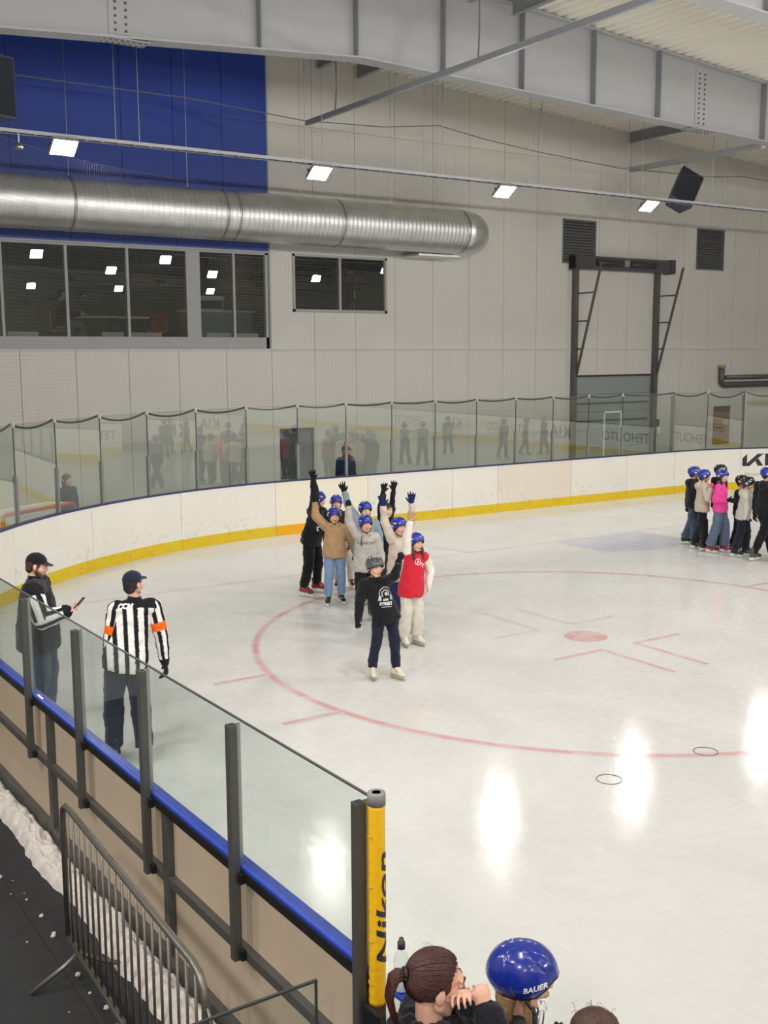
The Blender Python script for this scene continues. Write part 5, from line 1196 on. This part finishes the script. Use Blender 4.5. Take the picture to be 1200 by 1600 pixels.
# ------------------------------------------------------------------ spectators at the boards in front
w = person('woman with auburn ponytail in black hooded jacket, hands clasped at her mouth', ((-8.19, -7.62), (-8.16, -7.42)), 100, 1.60, .248, 1.08,
    {'R': ((.88, -.20, -.12), (-.34, .90, -.34)), 'L': ((.86, -.16, .30), (-.34, .88, .46))}, (6, -8, 0), (0, .10), '14151b', '1c1d24', .46, .030, .016, 0, True, None, None, SK_B, 'smile', None, 'hair_auburn', voxel=.006, skates=False, hand_curl=.68, palm=((-.25, .0, -1), (-.2, 0, 1)), hand_k=.86)
hc, M, k = w['hc'], w['M'], w['k']; R3 = M.to_3x3()
TL = lambda v: hc+M @ (Vector(v)*k)
tie = Vector((0, -1, .10)).normalized(); upx = Vector((0, .10, 1)).normalized(); sdx = tie.cross(upx)
def skull(dv, sc=1.0): dv = dv.normalized(); return Vector((0, -.012, .024))+Vector((dv.x*.079, dv.y*.100, dv.z*.094))*sc
rnd = random.Random(11); hb = MB(); hb.ball(TL((0, -.022, .026)), .0785*k, .092*k, .091*k, 20, 14, R3)
for i in range(90):
    ps = 2*PI*i/90; c_ = math.cos(ps); lim = math.radians(float(np.interp(c_, [-1, -.6, -.1, .25, .7, 1], [58, 70, 88, 108, 120, 124]))); pts = []
    for t in np.linspace(1, .06, 9):
        th = lim*t; pts.append(TL(skull(tie*math.cos(th)+(upx*math.cos(ps)+sdx*math.sin(ps))*math.sin(th), .99+.035*math.sin(t*PI))))
    hb.tube(pts, .008*k, 6)
ho = obj('hair', remesh(hb, .006, 1, name='hair'), 'hair_auburn', w['e'])
hb = MB()
for i in range(420):
    ps = 2*PI*rnd.random(); c_ = math.cos(ps); lim = math.radians(float(np.interp(c_, [-1, -.6, -.1, .25, .7, 1], [60, 72, 90, 110, 122, 126]))*(1-.25*rnd.random()**3)); pts, rad = [], []; off = .012*rnd.random(); wob = .06*(rnd.random()-.5)
    for t in np.linspace(1, .05, 10):
        th = lim*t; p2 = ps+wob*math.sin(t*4); pts.append(TL(skull(tie*math.cos(th)+(upx*math.cos(p2)+sdx*math.sin(p2))*math.sin(th), 1.065+.035*math.sin(t*PI)+off))); rad.append((.0007+.0024*math.sin(PI*min(1, 1.03-t)))*k)
    hb.tube(pts, rad, 5)
tag(hb.build('hair_strands', 'hair_auburn', ho, True), kind='stuff')
tp0 = TL(skull(tie, 1.12)); MB().tube([tp0+R3 @ Vector((.022*math.cos(a), 0, .022*math.sin(a))) for a in np.linspace(0, 2*PI, 18)], .009, 8).build('hair_tie', 'black', ho, True)
hb = MB(); dn = Vector((0, 0, -1)); bk = R3 @ Vector((0, -1, 0)); sd_ = R3 @ Vector((1, 0, 0))
for i in range(170):
    a, r_ = rnd.random()*2*PI, math.sqrt(rnd.random()); o1 = sd_*math.cos(a)*r_+VZ*math.sin(a)*r_; q = rnd.random()
    hb.tube([tp0-bk*.012+o1*.014, tp0+bk*.028+o1*.026+dn*.002, tp0+bk*.052+o1*.038+dn*.035, tp0+bk*(.056+.01*q)+o1*.040+dn*.085, tp0+bk*.046+o1*.034+dn*(.13+.03*q), tp0+bk*.034+o1*.022+dn*(.165+.06*q)], [.003, .0042, .0045, .0042, .0034, .001], 5)
tag(hb.build('ponytail', 'hair_auburn', ho, True), kind='stuff')
b = MB()
for i in range(9):
    a = -.9+1.8*rnd.random(); dv = Vector((math.sin(a), .3*rnd.random()-.2, 1.1)); q = TL(skull(dv, 1.05)); b.tube([q, q+R3 @ Vector((.01*rnd.random(), -.02, .012)), q+R3 @ Vector((.02*rnd.random()-.01, -.05, .016+.012*rnd.random()))], .0004, 4)
tag(b.build('flyaway_hair', 'hair_auburn', ho), kind='stuff')
# child with the large blue helmet
c = person('child in glossy blue helmet with white brand lettering at the boards', ((-7.60, -7.58), (-7.54, -7.36)), 92, 1.31, .235, 1.0,
    {'R': ((.22, -1, .12), (.42, .9, .0)), 'L': ((.2, -1, -.1), (.2, -1, .1))}, (0, 0, 0), (0, .0), '1b1c22', '23252c', .46, .024, .014, 0, False, '141519', None, SK_B, 'smile', 'nape', 'hair_blond', voxel=.008)
h, sh_ = helmet(c['e'], c['hc'], c['M'], c['k']*1.13, '1a2c8c', 'hockey', detail=2)
sv = [Vector(v) for v in sh_.v[:len(sh_.v)//2]]; sf = [f for f in sh_.f if max(f) < len(sv)]
for ch in [x for x in h.children if x.name.startswith('side_logo')]: bpy.data.objects.remove(ch)
decal('brand_lettering', text_mesh('BAUER', .032, 0, .2, 1.05, .0012), sv, sf, c['hc']+Vector((.25, .038, .022)), (0, 1, .16), (0, -.16, 1), 'print_white', h, .0015, 2, .2)
TC = lambda x, y, z_: c['hc']+c['M'] @ (Vector((x, y, z_))*c['k'])
MB().tube([TC(.106, .052, -.028), TC(.112, .078, -.020), TC(.110, .082, -.062), TC(.106, .056, -.070), TC(.106, .052, -.028)], .006, 8).build('cage_clip', 'holder_white', h, True)
MB().tube([TC(.104, .060, -.068), TC(.098, .056, -.12), TC(.080, .05, -.16)], .004, 6).build('cage_strap', 'holder_white', h, True); MB().tube([TC(.106, .075, -.066), TC(.104, .072, -.12), TC(.09, .066, -.17)], .004, 6).build('cage_wire', 'blade', h, True)
hb = MB()
for s in (-1, 1): hb.tube([TC(s*.05, -.06, -.05), TC(s*.06, -.085, -.11), TC(s*.06, -.08, -.19), TC(s*.05, -.06, -.26)], [.03, .036, .034, .012], 10)
hb.tube([TC(.07, .01, -.05), TC(.078, .012, -.12), TC(.08, .02, -.2)], [.016, .018, .008], 8); hb.ball(TC(0, -.07, -.08), .06, .04, .06)
obj('long_hair', remesh(hb, .007, 1, .008, tex_fine, name='long_hair'), 'hair_blond', c['e'])
t3 = person('bare headed child with loose brown hair beside the blue helmet', ((-7.68, -8.06), (-7.60, -7.86)), 100, 1.34, .235, 1.0, {}, (0, 0, 0), (0, .0), '2a2c36', '23252c', .46, .022, .014, 0, False, '141519', None, SK_B, 'smile', 'bob', 'hair_brown', voxel=.010)
b = MB()
for i in range(16):
    a = 2*PI*rnd.random(); q = t3['hc']+t3['M'] @ (Vector((.078*math.cos(a)*rnd.random(), -.01+.09*math.sin(a)*rnd.random(), .122))*t3['k']); o1 = Vector((rnd.random()-.5, rnd.random()-.6, .35*rnd.random()))
    b.tube([q-VZ*.02, q+o1*.02, q+o1*.05+VZ*.004, q+o1*.085-VZ*.012], .0007, 4)
tag(b.build('flyaway_hair', 'hair_brown', t3['e']), kind='stuff')
# skaters on the far right of the ice, whom the photograph shows mirrored in the end glass
GM = 'skaters mirrored in the end glass'
for lab_, x, y, s_, f_, tp_c, pn, ar in (('skater in dark top with arms spread, mirrored in the end glass', 11.12, -.63, 1.42, 60, '2a2c34', '23252c', {'R': ((-.9, -.5, 0), (-.5, -.9, 0)), 'L': ((.9, -.4, 0), (.6, -.8, 0))}),
        ('striding skater in grey hoodie, mirrored in the end glass', 11.35, .08, 1.50, 120, '5a5c60', '1f2126', {'R': ((-.8, -.6, 0), (-.6, -.7, 0)), 'L': ((.8, -.6, 0), (.8, -.5, 0))}),
        ('skater in navy jacket leaning forward, mirrored in the end glass', 14.65, -2.86, 1.42, 90, '2a3350', '23252c', {}), ('skater in black coat, mirrored in the end glass', 15.34, -.44, 1.40, 150, '1c1d22', '1c1d22', {}),
        ('small skater in brown jacket, mirrored in the end glass', 17.0, -1.13, 1.32, 200, '4c4038', '23252c', {}), ('skater in dark green jacket, mirrored in the end glass', 17.59, -.70, 1.42, 40, '2c3a34', '1c1d22', {})):
    person(lab_, ((x-.14, y-.06), (x+.14, y+.06)), f_, s_, .235, 1.0, ar, (0, 0, 0), (0, .04), tp_c, pn, .46, .022, .016, 0, True, '16171b', BLUE, SK_B, 'smile', group=GM, voxel=.018)
bpy.data.scenes.remove(tmp_scene)
